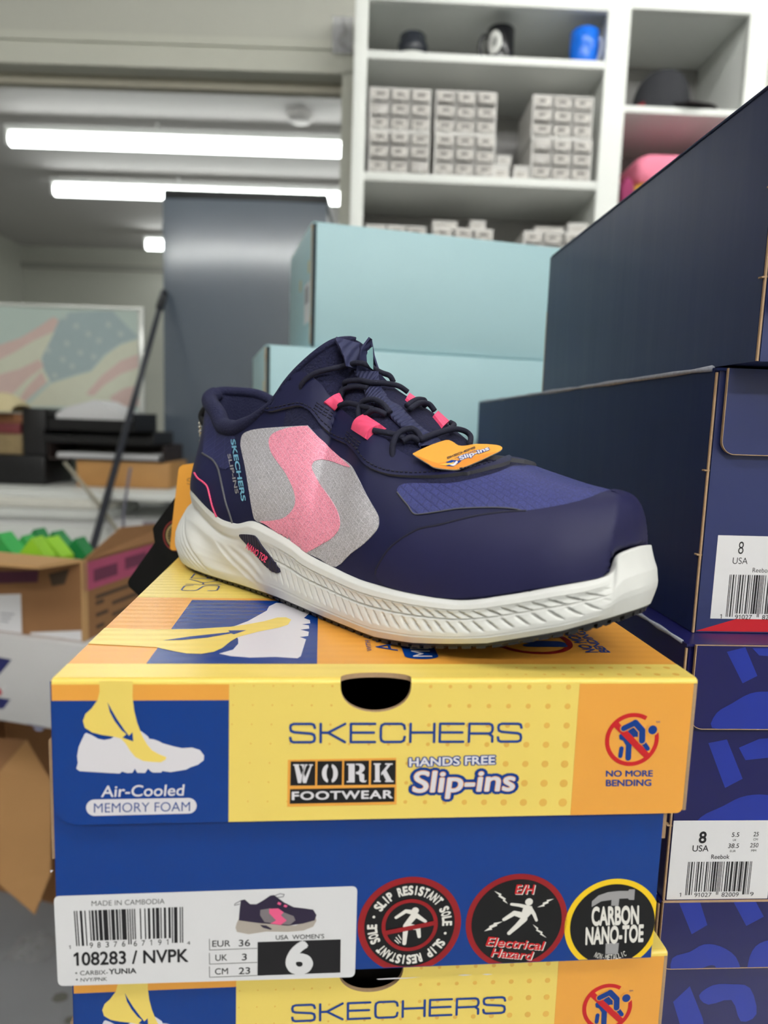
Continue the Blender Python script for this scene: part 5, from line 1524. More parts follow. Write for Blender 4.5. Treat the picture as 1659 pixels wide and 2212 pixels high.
for (px, pz, lab, sd) in ((797.5, 1, 'upper drawer unit of the left column, beside the left post', 1), (796, 0, 'lower drawer unit of the left column, beside the left post', 2),
                      (941, 1, 'upper drawer unit of the middle column on the second shelf', 3), (939, 0, 'lower drawer unit of the middle column on the second shelf', 4),
                      (1152, 1, 'upper drawer unit of the right column, beside the centre post', 5), (1150, 0, 'lower drawer unit of the right column, beside the centre post', 6)):
    x = max(X_(px, 240 if pz else 330), xl1*.45); x = min(x, xc0+.006-wU)
    fill_unit(drawer_unit(lab, x, z2t+.0004+(hU+.0006)*pz), sd)
for (px, lab, sd) in ((790, 'left drawer unit of the third shelf, only its top showing over the teal box', 7), (936, 'middle drawer unit of the third shelf, only its top showing over the teal box', 8), (1134, 'right drawer unit of the third shelf, mostly hidden by boxes', 9)):
    x = max(X_(px, 500), .018); x = min(x, xc0+.006-wU)
    fill_unit(drawer_unit(lab, x, z3t+.0004), sd)
Cp = mat('small_clear_box', (214, 212, 210), .25, var=.04)
def small_box(px0, px1, pyb, h, lab, z, grp='small pale boxes on the shelf unit', dy=.02):
    x0, x1 = X_(px0, pyb), X_(px1, pyb); x1 = min(x1, xc0+.004)
    t = thing('small_box', lab, 'box', SHM @ Matrix.Translation((x0, dy, z+.0004)), grp)
    b = MB(); b.bbox(0, x1-x0, 0, .07, 0, h*.8, Cp, .002); b.build('box_base', t)
    b = MB(); b.bbox(-.001, x1-x0+.001, -.001, .071, h*.8, h, D_case, .0015); b.build('box_lid', t)
    b = MB(); b.box(.004, x1-x0-.004, -.0008, 0, h*.15, h*.65, D_card); b.box(.007, (x1-x0)*.6, -.001, -.0008, h*.3, h*.36, D_mark); b.box(.007, (x1-x0)*.75, -.001, -.0008, h*.46, h*.52, D_mark); b.build('box_card', t)
sh = wU/3
small_box(1068, 1103, 380, .038, 'small pale box left of the gap between the drawer units, under another', z2t)
small_box(1076, 1108, 342, .022, 'tiny pale box stacked on the small pale box', z2t+.0384)
small_box(1112, 1146, 384, .036, 'small pale box right of the gap between the drawer units', z2t)
zt3 = z3t+hU+.0008
small_box(936, 990, 480, .018, 'flat pale box on the middle drawer unit of the third shelf', zt3)
small_box(1018, 1052, 480, .022, 'narrow pale box on the right of the middle drawer unit of the third shelf', zt3)
small_box(1160, 1222, 490, .014, 'flat pale box on the right drawer unit of the third shelf', zt3)
small_box(1232, 1276, 490, .026, 'taller pale box on the right drawer unit of the third shelf', zt3)

# ------------------------------------------------------------------ things on the top shelf and in the right bay
K_blk = mat('black_glaze', (16, 16, 20), .18, var=.05)
K_blue = mat('blue_plastic_cup', (16, 110, 228), .22, var=.1, vscale=20)
K_wht = mat('white_glaze', (236, 236, 232), .2)
K_silver = mat('silver_print', (214, 214, 210), .3)
def at_shelf(px, py, dy, z): return SHM @ Matrix.Translation((X_(px, py), dy, z+.0003))
def mug_profile(r, h, th=.003): return [(0, 0), (r*.94, 0), (r, .004), (r, h-.002), (r-th*.5, h), (r-th, h-.002), (r-th, .006), (0, .005)]
t = thing('mug', 'black mug with a round white emblem on the top shelf', 'mug', at_shelf(1090, 118, .075, z1t))
r = (X_(1121, 80)-X_(1062, 80))/2*1.04; h = (Zs(1090, 32)-z1t)*1.03
b = MB(); b.lathe(mug_profile(r, h), K_blk, 36); b.build('mug_body', t)
b = MB(); b.tube(cr([Vector((-r*.98, -.01, h*.78)), Vector((-r*1.35, -.014, h*.74)), Vector((-r*1.55, -.016, h*.45)), Vector((-r*1.3, -.014, h*.2)), Vector((-r*.96, -.01, h*.17))], 6, False), .005, K_blk, 10); b.build('handle', t)
b = MB(); rows = []
for i in range(13):
    rowp = []
    for j in range(13):
        a, c = (i-6)/6, (j-6)/6; s_ = math.sqrt(max(1e-6, 1-.5*max(a*a, c*c)))
        a2, c2 = a*math.sqrt(1-c*c/2), c*math.sqrt(1-a*a/2); g = -math.pi/2-.62+a2*.55
        rowp.append(Vector(((r+.0006)*math.cos(g), (r+.0006)*math.sin(g), h*.55+c2*h*.29)))
    rows.append(rowp)
b.grid(rows, K_silver)
for k in range(3):
    g = -math.pi/2-.75+k*.15; b.tube([((r+.001)*math.cos(g), (r+.001)*math.sin(g), h*.45), ((r+.001)*math.cos(g+.06), (r+.001)*math.sin(g+.06), h*.66)], .0012, K_blk, 6)
b.build('emblem', t)
t = thing('cup', 'bright blue cup at the right end of the top shelf', 'cup', at_shelf(1272, 120, .05, z1t))
r = (X_(1300, 80)-X_(1238, 80))/2; h = (Zs(1268, 54)-z1t)*1.1
b = MB(); b.lathe([(0, 0), (r*.86, 0), (r*.92, .004), (r*1.02, h*.6), (r, h-.002), (r-.002, h), (r-.004, h-.003), (r*.85, .006), (0, .006)], K_blue, 36); b.build('cup_body', t)
b = MB(); b.tube(cr([Vector((r*.95, -.012, h*.8)), Vector((r*1.1, -.016, h*.7)), Vector((r*1.1, -.016, h*.35)), Vector((r*.9, -.012, h*.22))], 6, False), .004, mat('pale_cup_handle', (200, 206, 220), .3), 8); b.build('handle', t)
t = thing('container', 'small dark round container on a white saucer at the left of the top shelf', 'container', at_shelf(893, 108, .055, z1t))
r = (X_(926, 90)-X_(862, 90))/2; h = (Zs(893, 66)-z1t)*1.3; r *= 1.05
b = MB(); b.lathe([(0, 0), (r*1.1, 0), (r*1.3, .003), (r*1.32, .004), (r*1.1, .003), (0, .003)], K_wht, 36); b.build('saucer', t)
b = MB(); b.lathe([(0, .0045), (r, .0045), (r, h*.62), (r*.9, h*.68), (r*.86, h*.96), (r*.8, h), (0, h)], mat('dark_tin', (38, 42, 50), .25, var=.1), 36); b.build('container_body', t)
# cap in the right bay
Cb = mat('black_cap_cloth', (44, 45, 50), .85, var=.15, vscale=300, bump=.4, bscale=600)
Cr_ = mat('red_cap_cloth', (150, 20, 36), .8, var=.1)
xcA, xcB = X_(1382, 200), X_(1503, 200); rc = (xcB-xcA)/2*1.06; hc = (Zs(1455, 148)-zr1t)*1.33
t = thing('cap', 'black cap with a red back in the upper right shelf bay', 'cap', SHM @ Matrix.Translation(((xcA+xcB)/2+.016, rc+.012, zr1t+.0004)))
b = MB(); rows = []
for i in range(13):
    f = i/12; rr_ = rc*(math.cos(f*math.pi/2)**.62); zz_ = hc*math.sin(f*math.pi/2)**.9
    rows.append([Vector((rr_*math.cos(2*math.pi*j/40)*1.0+.006*f, rr_*math.sin(2*math.pi*j/40)*.96, zz_)) for j in range(40)])
b.grid(rows, Cb, True, closed=True); b.build('crown', t)
b = MB(); rows = []
for i in range(7):
    f = i/6; L_ = (X_(1543, 215)-xcB)*1.5*f; rowp = []
    for j in range(21):
        g = (j-10)/10*1.15-.35; rowp.append(Vector((rc*.96*math.cos(g)+L_*math.cos(g*.8), rc*.94*math.sin(g)+L_*math.sin(g)*.5, max(.004, .018-.012*abs((j-10)/10)**1.6*(.4+f)-.004*f))))
    rows.append(rowp)
slab(b, rows, .003, mat('black_brim', (26, 20, 24), .8)); b.build('brim', t)
b = MB(); rows = [[Vector(((rc+.001)*math.cos(g), (rc*.96+.001)*math.sin(g), z_)) for g in np.linspace(math.pi*.86, math.pi*1.22, 12)] for z_ in np.linspace(.002, .026, 5)]
slab(b, rows, .0015, Cr_); b.build('strap', t)
b = MB(); b.ball((.006, 0, hc), .006, Cb, 8, (1, 1, .6)); b.build('button', t)
# folded things below the cap
def folded(name, label, mt, x0, x1, y0, y1, z0, z1, cat='cloth', n=14, seed=3):
    rr = random.Random(seed); t = thing(name, label, cat, SHM @ Matrix.Translation((x0, y0, z0)))
    b = MB(); w, d, hh = x1-x0, y1-y0, z1-z0; rows = []
    for i in range(9):
        f = i/8; z_ = hh*f; ins = .012*(abs(2*f-1)**3); rowp = []
        for k in range(40):
            g = 2*math.pi*k/40; c, s_ = math.cos(g), math.sin(g); e_ = .2
            rowp.append(Vector((w/2+(w/2-ins)*math.copysign(abs(c)**e_, c)+.0015*math.sin(9*f+3*g), d/2+(d/2-ins)*math.copysign(abs(s_)**e_, s_), z_+.002*math.sin(3*g)*f)))
        rows.append(rowp)
    b.grid(rows, mt, True, closed=True)
    for r_, zz_ in ((rows[0], 0), (rows[-1], hh)):
        o = len(b.v); b.add(r_+[Vector((w/2, d/2, zz_+.002))], [(k, (k+1) % 40, 40) for k in range(40)], mt, True)
    b.build(name+'_body', t)
    return t
cp = mat('pink_cloth', (248, 140, 168), .8, var=.05, bump=.3, bscale=200); cy = mat('mustard_cloth', (196, 150, 60), .85, var=.1, bump=.3, bscale=200); cmg = mat('magenta_cloth', (150, 50, 96), .8, var=.15, bump=.4, bscale=120)
zp1, zp0 = Zs(1440, 326), Zs(1430, 384); xm_ = X_(1380, 400)
folded('folded_cloth', 'mustard yellow folded cloth under the pink one in the right shelf bay', cy, X_(1377, 400), X_(1560, 400), .03, .22, zr2+.0004, zp0-.0004)
folded('folded_cloth', 'pink folded cloth on top in the right shelf bay', cp, X_(1384, 360), X_(1575, 360), .02, .22, zp0, zp1)
folded('rolled_cloth', 'dark magenta cloth squeezed beside the pink cloth and the centre post', cmg, X_(1347, 400), X_(1375, 400), .01, .16, zr2+.0004, zr2+.55*(zp1-zr2))

# clear plastic pouch hanging on the wall left of the shelf unit
p0 = on_y(717, 116, YW-.03); p1 = on_y(764, 38, YW-.03)
t = thing('plastic_pouch', 'clear plastic pouch hanging on the cream wall left of the shelf unit', 'pouch', Matrix.Translation((p0.x, YW-.034, p0.z)))
w, h = p1.x-p0.x, p1.z-p0.z; b = MB()
rows = [[Vector((w*i/8, .002*math.sin(i*1.7+j), h*j/10)) for i in range(9)] for j in range(11)]
slab(b, rows, .001, mat('clear_film', (205, 205, 212), .3, alpha=.35)); b.build('pouch_film', t)
wm = mat('thin_grey_wire', (120, 118, 120), .5)
b = MB(); b.tube(cr([Vector((w*.5, -.002, h*.85)), Vector((w*.65, -.004, h*.6)), Vector((w*.35, -.002, h*.35)), Vector((w*.8, -.003, h*.1))], 6, False), .0016, wm, 6); b.build('pouch_wire', t)
b = MB(); b.tube([(w*.5, -.001, h*.98), (w*.5, .033, h*.98)], .0025, M_lamp, 8); b.build('wall_hook', t)

# ================================================================== ROOM BEYOND THE DOORWAY
# tall dark fridge
YFR = 2.86
fx0 = on_y(357, 700, YFR).x; fx1 = on_y(706, 440, YFR).x; fzt = on_y(530, 414, YFR).z
FRM = Matrix.Translation((fx0, YFR, FLOOR_Z)); fw, fh = fx1-fx0, fzt-FLOOR_Z
F_door = mat('dark_steel', (90, 101, 116), .5, metal=.15, var=.05, vscale=5, coat=1.0, coat_ior=1.75, coat_rough=.14)
F_side = mat('dark_grey_enamel', (44, 48, 56), .45)
t = thing('fridge', 'tall dark grey steel fridge standing in the doorway, reflecting a ceiling tube', 'fridge', FRM)
b = MB(); b.bbox(.004, fw-.004, .05, .58, .03, fh-.02, F_side, .006); b.bbox(.03, fw-.03, .1, .5, 0, .03, F_side, .003); b.build('cabinet', t)
b = MB(); rows = []
for i in range(25):
    rowp = []
    for j in range(17):
        a, c = j/16, i/24; bul = .010*(1-(2*a-1)**2)**.8
        rowp.append(Vector((fw*a, .016-bul+.004*math.sin(7*c)*a*.15, .05+(fh-.09)*c)))
    rows.append(rowp)
slab(b, rows, -.03, F_door); b.build('door', t)
b = MB(); b.bbox(-.004, fw+.004, -.006, .56, fh-.040, fh, mat('black_plastic', (24, 26, 32), .4), .008); b.build('top_cap', t)
b = MB(); lx = fw*.46; b.bbox(lx, lx+.085, -.0012, .002, fh-.128, fh-.108, mat('silver_badge', (150, 156, 168), .3), .0006, 1); b.build('badge', t)
b = MB(); b.bbox(-.022, -.001, .03, .07, fh-.165, fh-.115, MATS['black_plastic'], .008); b.build('hinge', t)
# counter
YC0, YC1 = 2.28, 2.80
zc = -.262; cxr = on_y(425, 1060, YC0).x; CXL = -2.4
t = thing('counter', 'long white counter with layered top beyond the doorway', 'counter', Matrix.Translation((CXL, YC0, FLOOR_Z)))
zc_ = zc-FLOOR_Z; cw = cxr-CXL; xs_ = on_y(232, 1080, YC0).x-CXL
b = MB(); b.bbox(0, cw, 0, YC1-YC0, zc_-.02, zc_, M_white, .003); b.build('countertop', t)
b = MB(); b.bbox(0, xs_, -.012, .3, zc_-.052, zc_-.021, mat('cream_laminate', (236, 234, 224), .5), .004); b.build('top_layer', t)
b = MB(); b.bbox(0, xs_+.0, -.006, .3, zc_-.088, zc_-.054, M_white, .004); b.build('top_layer', t)
b = MB(); b.box(.01, cw-.01, .02, YC1-YC0-.02, .0, zc_-.0885, mat('white_counter_body', (236, 236, 236), .5)); b.build('counter_body', t)
b = MB(); b.bbox(.0, xs_+.0, -.004, .0195, .1, zc_-.112, M_white, .003); b.build('drawer_front', t)
b = MB(); p = on_y(305, 1128, YC0); b.box(p.x-CXL, p.x-CXL+.07, .0150, .0199, p.z-FLOOR_Z-.1, p.z-FLOOR_Z, mat('mauve_panel', (150, 140, 150), .6)); b.build('side_notice', t)

def Pz(px, py, y): return on_y(px, py, y)
def place_box(name, label, cat, px0, px1, py_top, py_bot, y, d, mt, z0=None, yaw=0, r=.004, group=None, bodyname='body'):
    a = Pz(px0, py_bot, y); c = Pz(px1, py_top, y); z0 = a.z if z0 is None else z0
    t = thing(name, label, cat, frame((a.x, y, z0), yaw), group)
    b = MB(); b.bbox(0, c.x-a.x, 0, d, 0, c.z-z0, mt, r); b.build(bodyname, t); return t, c.x-a.x, c.z-z0
zc2 = zc+.0005
# document trays
Bk = mat('black_tray_plastic', (22, 21, 24), .4, var=.1); Pp = mat('white_paper', (228, 228, 230), .7, var=.02); Brn = mat('brown_tray_plastic', (46, 34, 32), .5, var=.15)
def tray(label, x0, y0, z0, w, d, h, yaw, mt, paper=True, tilt=0.0, ph=.012):
    M = Matrix.Translation((x0, y0, z0)) @ Matrix.Rotation(yaw, 4, 'Z') @ Matrix.Rotation(tilt, 4, 'X')
    t = thing('document_tray', label, 'tray', M, 'document trays'); b = MB()
    b.box(0, w, 0, d, 0, .004, mt); b.box(0, .004, 0, d, .004, h, mt); b.box(w-.004, w, 0, d, .004, h, mt); b.box(.004, w-.004, d-.004, d, .004, h, mt); b.box(.004, w-.004, 0, .004, .004, h*(.12 if mt is Brn else .6), mt)
    b.build('tray_body', t)
    if paper:
        p = thing('paper_stack', 'white paper in the '+label.split(',')[0], 'paper', M @ Matrix.Translation((.02, .02, .0045)), 'papers in the trays')
        b = MB()
        if ph > .04: b.prism([(0, 0), (w-.05, 0), (w-.05, ph*.45), (w*.45, ph), (w*.12, ph*.72), (0, ph*.5)], 'y', 0, d-.03, Pp)
        else:
          for k in range(6): b.box(.002*((k*7) % 3), w-.05+.002*((k*5) % 3), .002*((k*3) % 2), d-.03, k*ph/6, (k+1)*ph/6-.0003, Pp)
        b.build('sheets', p)
    return t
a = Pz(165, 1045, 2.36)
t, w, h = place_box('wooden_box', 'light wooden box on the counter under the black trays', 'box', 165, 366, 1000, 1046, 2.50, .22, mat('light_wood', (196, 146, 88), .6, var=.1, vscale=12, wave=('X', 8, .1)), zc2)
zt_ = zc2+h+.0005
L0 = Pz(98, 990, 2.50).x; R0_ = Pz(352, 990, 2.50).x; LW = R0_-L0
e1 = Pz(200, 958, 2.50).z-zt_
tray('lowest brown tray with white paper, on the wooden box', L0+.015, 2.49, zt_, LW*.98, .23, max(e1, .03), 0, Brn, True, 0, .02)
e2 = zt_+max(e1, .03)+.0005
tray('middle black tray, between the brown tray and the top tray', L0, 2.488, e2, LW*.93, .23, .045, 0, Bk, False)
tray('top black tray heaped with white paper, in front of the flag picture', L0+.01, 2.505, e2+.0455, LW*.74, .22, Pz(200, 884, 2.50).z-e2-.055, -.04, Bk, True, 0, .105)
# things left of the trays
t, w, h = place_box('equipment_box', 'low black box at the left end of the counter', 'box', -60, 96, 985, 1040, 2.49, .22, Bk, zc2)
zk = zc2+h+.0005
t, w, h = place_box('letter_rack', 'black rack on the low black box, left of the trays', 'rack', 50, 97, 882, 985, 2.50, .2, mat('black_rack', (28, 26, 28), .5), zk); 
t, w, h = place_box('glass_box', 'small amber glass box at the far left of the counter', 'box', -40, 46, 938, 985, 2.50, .12, mat('amber_glass_ish', (150, 130, 96), .12, var=.3, vscale=30), zk)
zg = zk+h+.0005
t, w, h = place_box('book', 'dark red book under the wooden tray at the left', 'book', -60, 42, 915, 936, 2.50, .18, mat('red_cover', (120, 50, 54), .5), zg); zg += h+.0005
t, w, h = place_box('tray', 'brown wooden tray holding a cream cloth at the left', 'tray', -60, 48, 893, 914, 2.50, .18, mat('brown_wood', (140, 92, 60), .5, var=.1, vscale=20), zg); zg += h+.0005
t = thing('folded_cloth', 'cream folded cloth on the brown wooden tray at the far left', 'cloth', Matrix.Translation((Pz(-60, 890, 2.50).x, 2.43, zg)))
b = MB(); w = Pz(45, 890, 2.50).x-Pz(-60, 890, 2.50).x; hh = Pz(20, 850, 2.50).z-zg
rows = [[Vector((w*i/10, .16*j/6, hh*math.sin(math.pi*min(1, (1-i/10)*1.2+.05))**.5*(.6+.4*math.sin(math.pi*j/6))*(1 if 0 < j < 6 else .05)+.001)) for i in range(11)] for j in range(7)]
slab(b, rows, -.003, mat('cream_cloth', (214, 200, 158), .85, var=.06, bump=.3, bscale=80)); b.build('cloth_body', t)
# framed flag picture standing at the back of the counter
YP = 2.755
fa = Pz(-160, 880, YP); fc = Pz(309, 664, YP)
PM = Matrix.Translation((fa.x, YP, zc2)); ph_ = fc.z-zc2; pw = fc.x-fa.x
t = thing('framed_picture', 'pale framed picture of a waving striped flag with stars behind the trays', 'picture', PM)
M_fr = mat('silver_frame', (232, 234, 230), .2, metal=.3); P_bg = mat('picture_pale_teal', (196, 212, 206), .6, var=.04, vscale=8)
b = MB(); fwid = .022
b.bbox(0, pw, 0, .02, 0, fwid, M_fr, .003); b.bbox(0, pw, 0, .02, ph_-fwid*.55, ph_, M_fr, .003); b.bbox(0, fwid, 0, .02, fwid, ph_-fwid*.5, M_fr, .003); b.bbox(pw-fwid, pw, 0, .02, fwid, ph_-fwid*.5, M_fr, .003)
b.build('frame', t)
b = MB(); b.box(.01, pw-.01, .008, .014, .01, ph_-.006, P_bg)
Pfc = Face(PM, 'front', .008); a = Art(b, Pfc).zoom(0, 600, 3.456)
p_pink = mat('picture_pink', (222, 196, 190), .6); p_cream = mat('picture_cream', (222, 224, 206), .6); p_blue = mat('picture_blue_grey', (172, 190, 194), .6); p_star = mat('picture_star', (196, 208, 204), .6)
a.cl = lambda p: min(p[0]-.02, pw-.02-p[0], p[1]-.02, ph_-.014-p[1])
a.poly([(-500, 700), (0, 610), (160, 520), (330, 420), (420, 400), (320, 570), (330, 700), (380, 760), (120, 940), (-500, 960)], p_cream, 1)
a.poly([(-500, 560), (0, 500), (150, 450), (300, 360), (400, 290), (440, 320), (400, 400), (250, 470), (100, 560), (0, 610), (-500, 690)], p_pink, 2)
a.poly([(-500, 850), (0, 720), (150, 680), (290, 610), (330, 660), (200, 760), (100, 860), (0, 940), (-500, 960)], p_pink, 2)
a.poly([(130, 930), (200, 820), (310, 700), (350, 780), (270, 850), (180, 930)], p_pink, 3)
a.poly([(440, 320), (520, 260), (760, 250), (1060, 250), (1060, 440), (900, 490), (780, 570), (680, 690), (540, 730), (380, 780), (330, 690), (310, 600), (360, 500), (400, 420)], p_blue, 2)
a.poly([(380, 790), (540, 740), (680, 700), (790, 580), (900, 500), (1060, 450), (1060, 960), (200, 960)], p_cream, 2)
a.poly([(640, 870), (760, 730), (900, 620), (1060, 560), (1060, 660), (900, 720), (780, 800), (700, 880)], p_pink, 3)
a.poly([(820, 890), (920, 830), (1060, 790), (1060, 960), (860, 960)], p_pink, 3)
for (sx_, sy_) in ((480, 290), (570, 360), (660, 420), (500, 490), (360, 540), (740, 470), (810, 350), (600, 560), (470, 610), (700, 590), (540, 660), (900, 420), (410, 730)):
    q = a.px((sx_, sy_)); a.poly([(q[0]+(.016 if k % 2 == 0 else .007)*math.sin(k*math.pi/5), q[1]+(.016 if k % 2 == 0 else .007)*math.cos(k*math.pi/5)) for k in range(10)], p_star, 4, local=True)
b.build('picture', t)
# black pole leaning across the doorway, cables
Pb = mat('black_pole', (40, 42, 52), .35)
pa = Vector(Pz(352, 640, 2.80)); pb_ = Vector(Pz(203, 1175, 2.14)); dirp = (pb_-pa); kf = (FLOOR_Z+.012-pa.z)/dirp.z
pend = pa+dirp*kf
t = thing('pole', 'thin black pole leaning from the floor against the dark fridge', 'pole', Matrix.Translation(pend))
o_ = Vector(pend)
b = MB(); b.tube([pend-o_, pb_-o_, (pa+pb_)/2-o_, pa-o_], [.012, .012, .0115, .010], Pb, 12); b.build('pole_shaft', t)
b = MB(); b.tube([pa-dirp*.02-o_, pa+dirp*.06-o_], .015, MATS['black_plastic'], 12); b.build('pole_grip', t)
b = MB(); b.tube([pend-o_+Vector((0, 0, -.010)), pend-o_+Vector((0, 0, .02))], .014, MATS['black_plastic'], 10); b.build('pole_foot', t)
def cable(label, pts, r, mt):
    P = [Pz(*p) for p in pts]; t = thing('cable', label, 'cable', Matrix.Translation(P[-1])); b = MB()
    b.tube([q-P[-1] for q in cr([Vector(p) for p in P], 6, False)], r, mt, 8); b.build('cable_run', t)
cable('beige cable draped over the front of the white counter', [(140, 1000, 2.36), (165, 1030, 2.27), (190, 1060, 2.262), (225, 1105, 2.262), (262, 1160, 2.262), (300, 1215, 2.262), (330, 1500, 2.262)], .006, mat('beige_cable', (170, 164, 146), .6))
cable('thin grey cable hanging straight down the white counter front', [(282, 1010, 2.262), (276, 1045, 2.250), (270, 1090, 2.246), (266, 1150, 2.246), (262, 1500, 2.246)], .0045, mat('grey_cable', (120, 118, 136), .5))
# smoke detector on the far ceiling
p = on_z(648, 247, CEIL_Z+.06)
t = thing('smoke_detector', 'faint round smoke detector on the ceiling beyond the doorway', 'detector', Matrix.Translation((p.x, p.y, CEIL_Z+.06)))
b = MB(); b.lathe([(0, -.035), (.05, -.034), (.065, -.02), (.07, 0)], M_ceil, 24); b.build('detector_body', t)

# ================================================================== CARTONS ON THE LEFT
Kb = mat('brown_cardboard', (146, 104, 66), .8, var=.06, vscale=25, bump=.08, bscale=80)
Kl = mat('light_cardboard', (196, 154, 104), .8, var=.05, vscale=25)
Kink = mat('carton_ink', (74, 58, 44), .8); Kpk = mat('magenta_tape', (176, 76, 110), .5, var=.08)
YG = 1.02
gc = on_y(176, 1212, YG)          # near top corner of the open carton
ga = on_y(184, 1384, YG)
GY = -.25
zg0 = ga.z-.002; GH = gc.z-zg0
GW = .46; GD = .24
GM = frame((gc.x, YG, zg0), GY) @ Matrix.Translation((-GW, 0, 0))
t = thing('open_carton', 'open brown carton holding green packages, with pink tape on its side', 'carton', GM)
th = .005; b = MB()
b.box(0, GW, 0, th, 0, GH, Kb); b.box(0, GW, GD-th, GD, 0, GH-.035, Kb); b.box(0, th, th, GD-th, 0, GH, Kb); b.box(GW-th, GW, th, GD-th, 0, GH, Kb); b.box(th, GW-th, th, GD-th, 0, th, Kb)
b.box(GW-.0012, GW+.0006, -.0006, .012, 0, GH, Kl)
fg = Face(GM, 'front', 0.0); a = Art(b, fg); a.cl = lambda p: p[1]-.001
a.poly([(-200, 1290), (45, 1283), (48, 1385), (-200, 1380)], P_lab, 3)
for k in range(3): a.stroke([(2, 1325+k*8), (30-6*k, 1327+k*8)], 2.2, mat('blurred_label_grey', (150, 150, 158), .5), 4)
a.poly([(66, 1366), (176, 1362), (177, 1390), (66, 1390)], P_lab, 3)
a.stroke([(85, 1378), (140, 1381)], 3, MATS['blurred_label_grey'], 4)
a.poly([(-60, 1236), (84, 1232), (82, 1258), (-60, 1262)], mat('dark_magenta_tape', (84, 26, 56), .5), 3)
a.poly([(105, 1240), (150, 1228), (140, 1262), (112, 1266)], Kink, 3)
b.build('carton_body', t)
# printing on the right side: pink tape and dark lettering
b = MB()
def side_quad(y0, y1, z0, z1, mt, e=.0006): b.add([Vector((GW+e, y0, z0)), Vector((GW+e, y1, z0)), Vector((GW+e, y1, z1)), Vector((GW+e, y0, z1))], [(0, 1, 2, 3)], mt)
side_quad(.004, .26, GH-.048, GH-.004, Kpk); side_quad(.026, .085, GH-.038, GH-.018, mat('tape_ink', (110, 48, 76), .6), .001); side_quad(.105, .165, GH-.034, GH-.014, MATS['tape_ink'], .001)
for k, (y1, y0) in enumerate(((.12, .03), (.05, .03), (.17, .07), (.06, .03), (.13, .07), (.05, .03))): side_quad(y0, y1, GH-.066-.0095*k, GH-.060-.0095*k, Kink)
b.build('side_print', t)
def flap(name, pts, mt, th_=.005):
    b = MB(); n_ = (pts[1]-pts[0]).cross(pts[3]-pts[0]); n_.normalize()
    b.hexa([p-n_*th_/2 for p in pts]+[p+n_*th_/2 for p in pts], mt); return b.build(name, t)
flap('front_flap', [Vector((0, -.0, GH)), Vector((GW, 0, GH)), Vector((GW-.01, -.075, GH+.004)), Vector((0, -.085, GH-.002))], Kl)
GI = GM.inverted()
flap('side_flap', [Vector((GW, .004, GH)), Vector((GW, GD, GH)), GI @ at(372, 1128, 1.30), GI @ at(262, 1139, 1.14)], Kb)
# green packages
Gm = [mat('green_package', (60, 170, 84), .35, var=.1), mat('lime_package', (150, 206, 50), .35, var=.08), mat('dark_green_package', (34, 130, 70), .35, var=.1)]
Gw = mat('pale_blister', (170, 196, 190), .25, var=.1, vscale=40)
specs = [(-12, 1166, 0, .055, 0, -.35), (64, 1172, 1, .055, 0, .5), (30, 1170, 0, .052, 1, .55), (106, 1172, 1, .052, 1, -.4), (52, 1156, 2, .05, 2, .2), (112, 1160, 2, .05, 2, -.1), (160, 1172, 2, .05, 2, .35)]
labs = ['green package at the far left of the open carton', 'lime package leaning in the middle of the open carton', 'bright green package leaning in the left of the open carton', 'lime green package right of the middle of the open carton', 'dark green package with a pale blister at the back left', 'dark green package with a pale blister at the back centre', 'dark green package nearest the right corner of the open carton']
for (px, py, k, w_, dy, tl), lb in zip(specs, labs):
    dy = (.022, .075, .128)[dy]; q = GM.inverted() @ on_y(px, py, YG+dy+.03); x_ = min(max(q.x, .05), GW-.035); zt_ = min(q.z+.008, GH+.065)
    zb_ = .008
    zb_ = max(zb_, .008)
    M = GM @ Matrix.Translation((x_, dy, zb_)) @ Matrix.Rotation(tl*.2, 4, 'Z')
    pk = thing('package', lb, 'package', M, 'green packages in the carton'); b = MB(); hh = zt_-zb_
    prof = [(-w_/2, 0), (w_/2, 0), (w_/2, hh*.78), (w_*.1*(1 if tl > 0 else -1), hh), (-w_/2, hh*.72)]
    b.prism(prof, 'y', 0, .028, Gm[k]); b.build('package_body', pk)
    b = MB(); b.bbox(-w_*.3, w_*.3, -.008, -.0002, hh*.45, hh*.72, Gw, .003); b.build('blister', pk)
# white carton below
YWc = YG-.05
wa = on_y(0, 1377, YWc); wb = on_y(0, 1577, YWc)
wz1 = zg0-.0006; wyaw = .0
wz0 = on_y(105, 1597, YWc+.02).z
WM = frame((gc.x+.075, YWc+.02, wz0), -.25) @ Matrix.Translation((-.50, 0, 0))
Wc = mat('white_carton_board', (206, 204, 204), .6, var=.03, vscale=10)
t = thing('carton', 'white carton with blue and red marks under the open brown carton', 'carton', WM)
b = MB(); b.bbox(0, .50, 0, .56, 0, wz1-wz0, Wc, .003)
a = Art(b, Face(WM, 'front', 0.0)).zoom(0, 1300, 5.53)
cb = mat('carton_blue', (34, 38, 100), .5); cr_d = mat('carton_red', (190, 60, 74), .5); cpl = mat('carton_pale_blue', (140, 146, 172), .5)
a.poly([(-140, 640), (140, 690), (60, 790), (-20, 880), (-140, 900)], cb, 2); a.poly([(-140, 1130), (125, 1165), (40, 1280), (-140, 1270)], cb, 2); a.poly([(-140, 1020), (0, 1035), (30, 1090), (0, 1120), (-140, 1115)], cr_d, 2)
a.poly([(325, 1450), (545, 1495), (545, 1505), (325, 1462)], cpl, 2); a.poly([(390, 1490), (530, 1515), (490, 1545), (430, 1540)], cpl, 2)
b.build('carton_body', t)
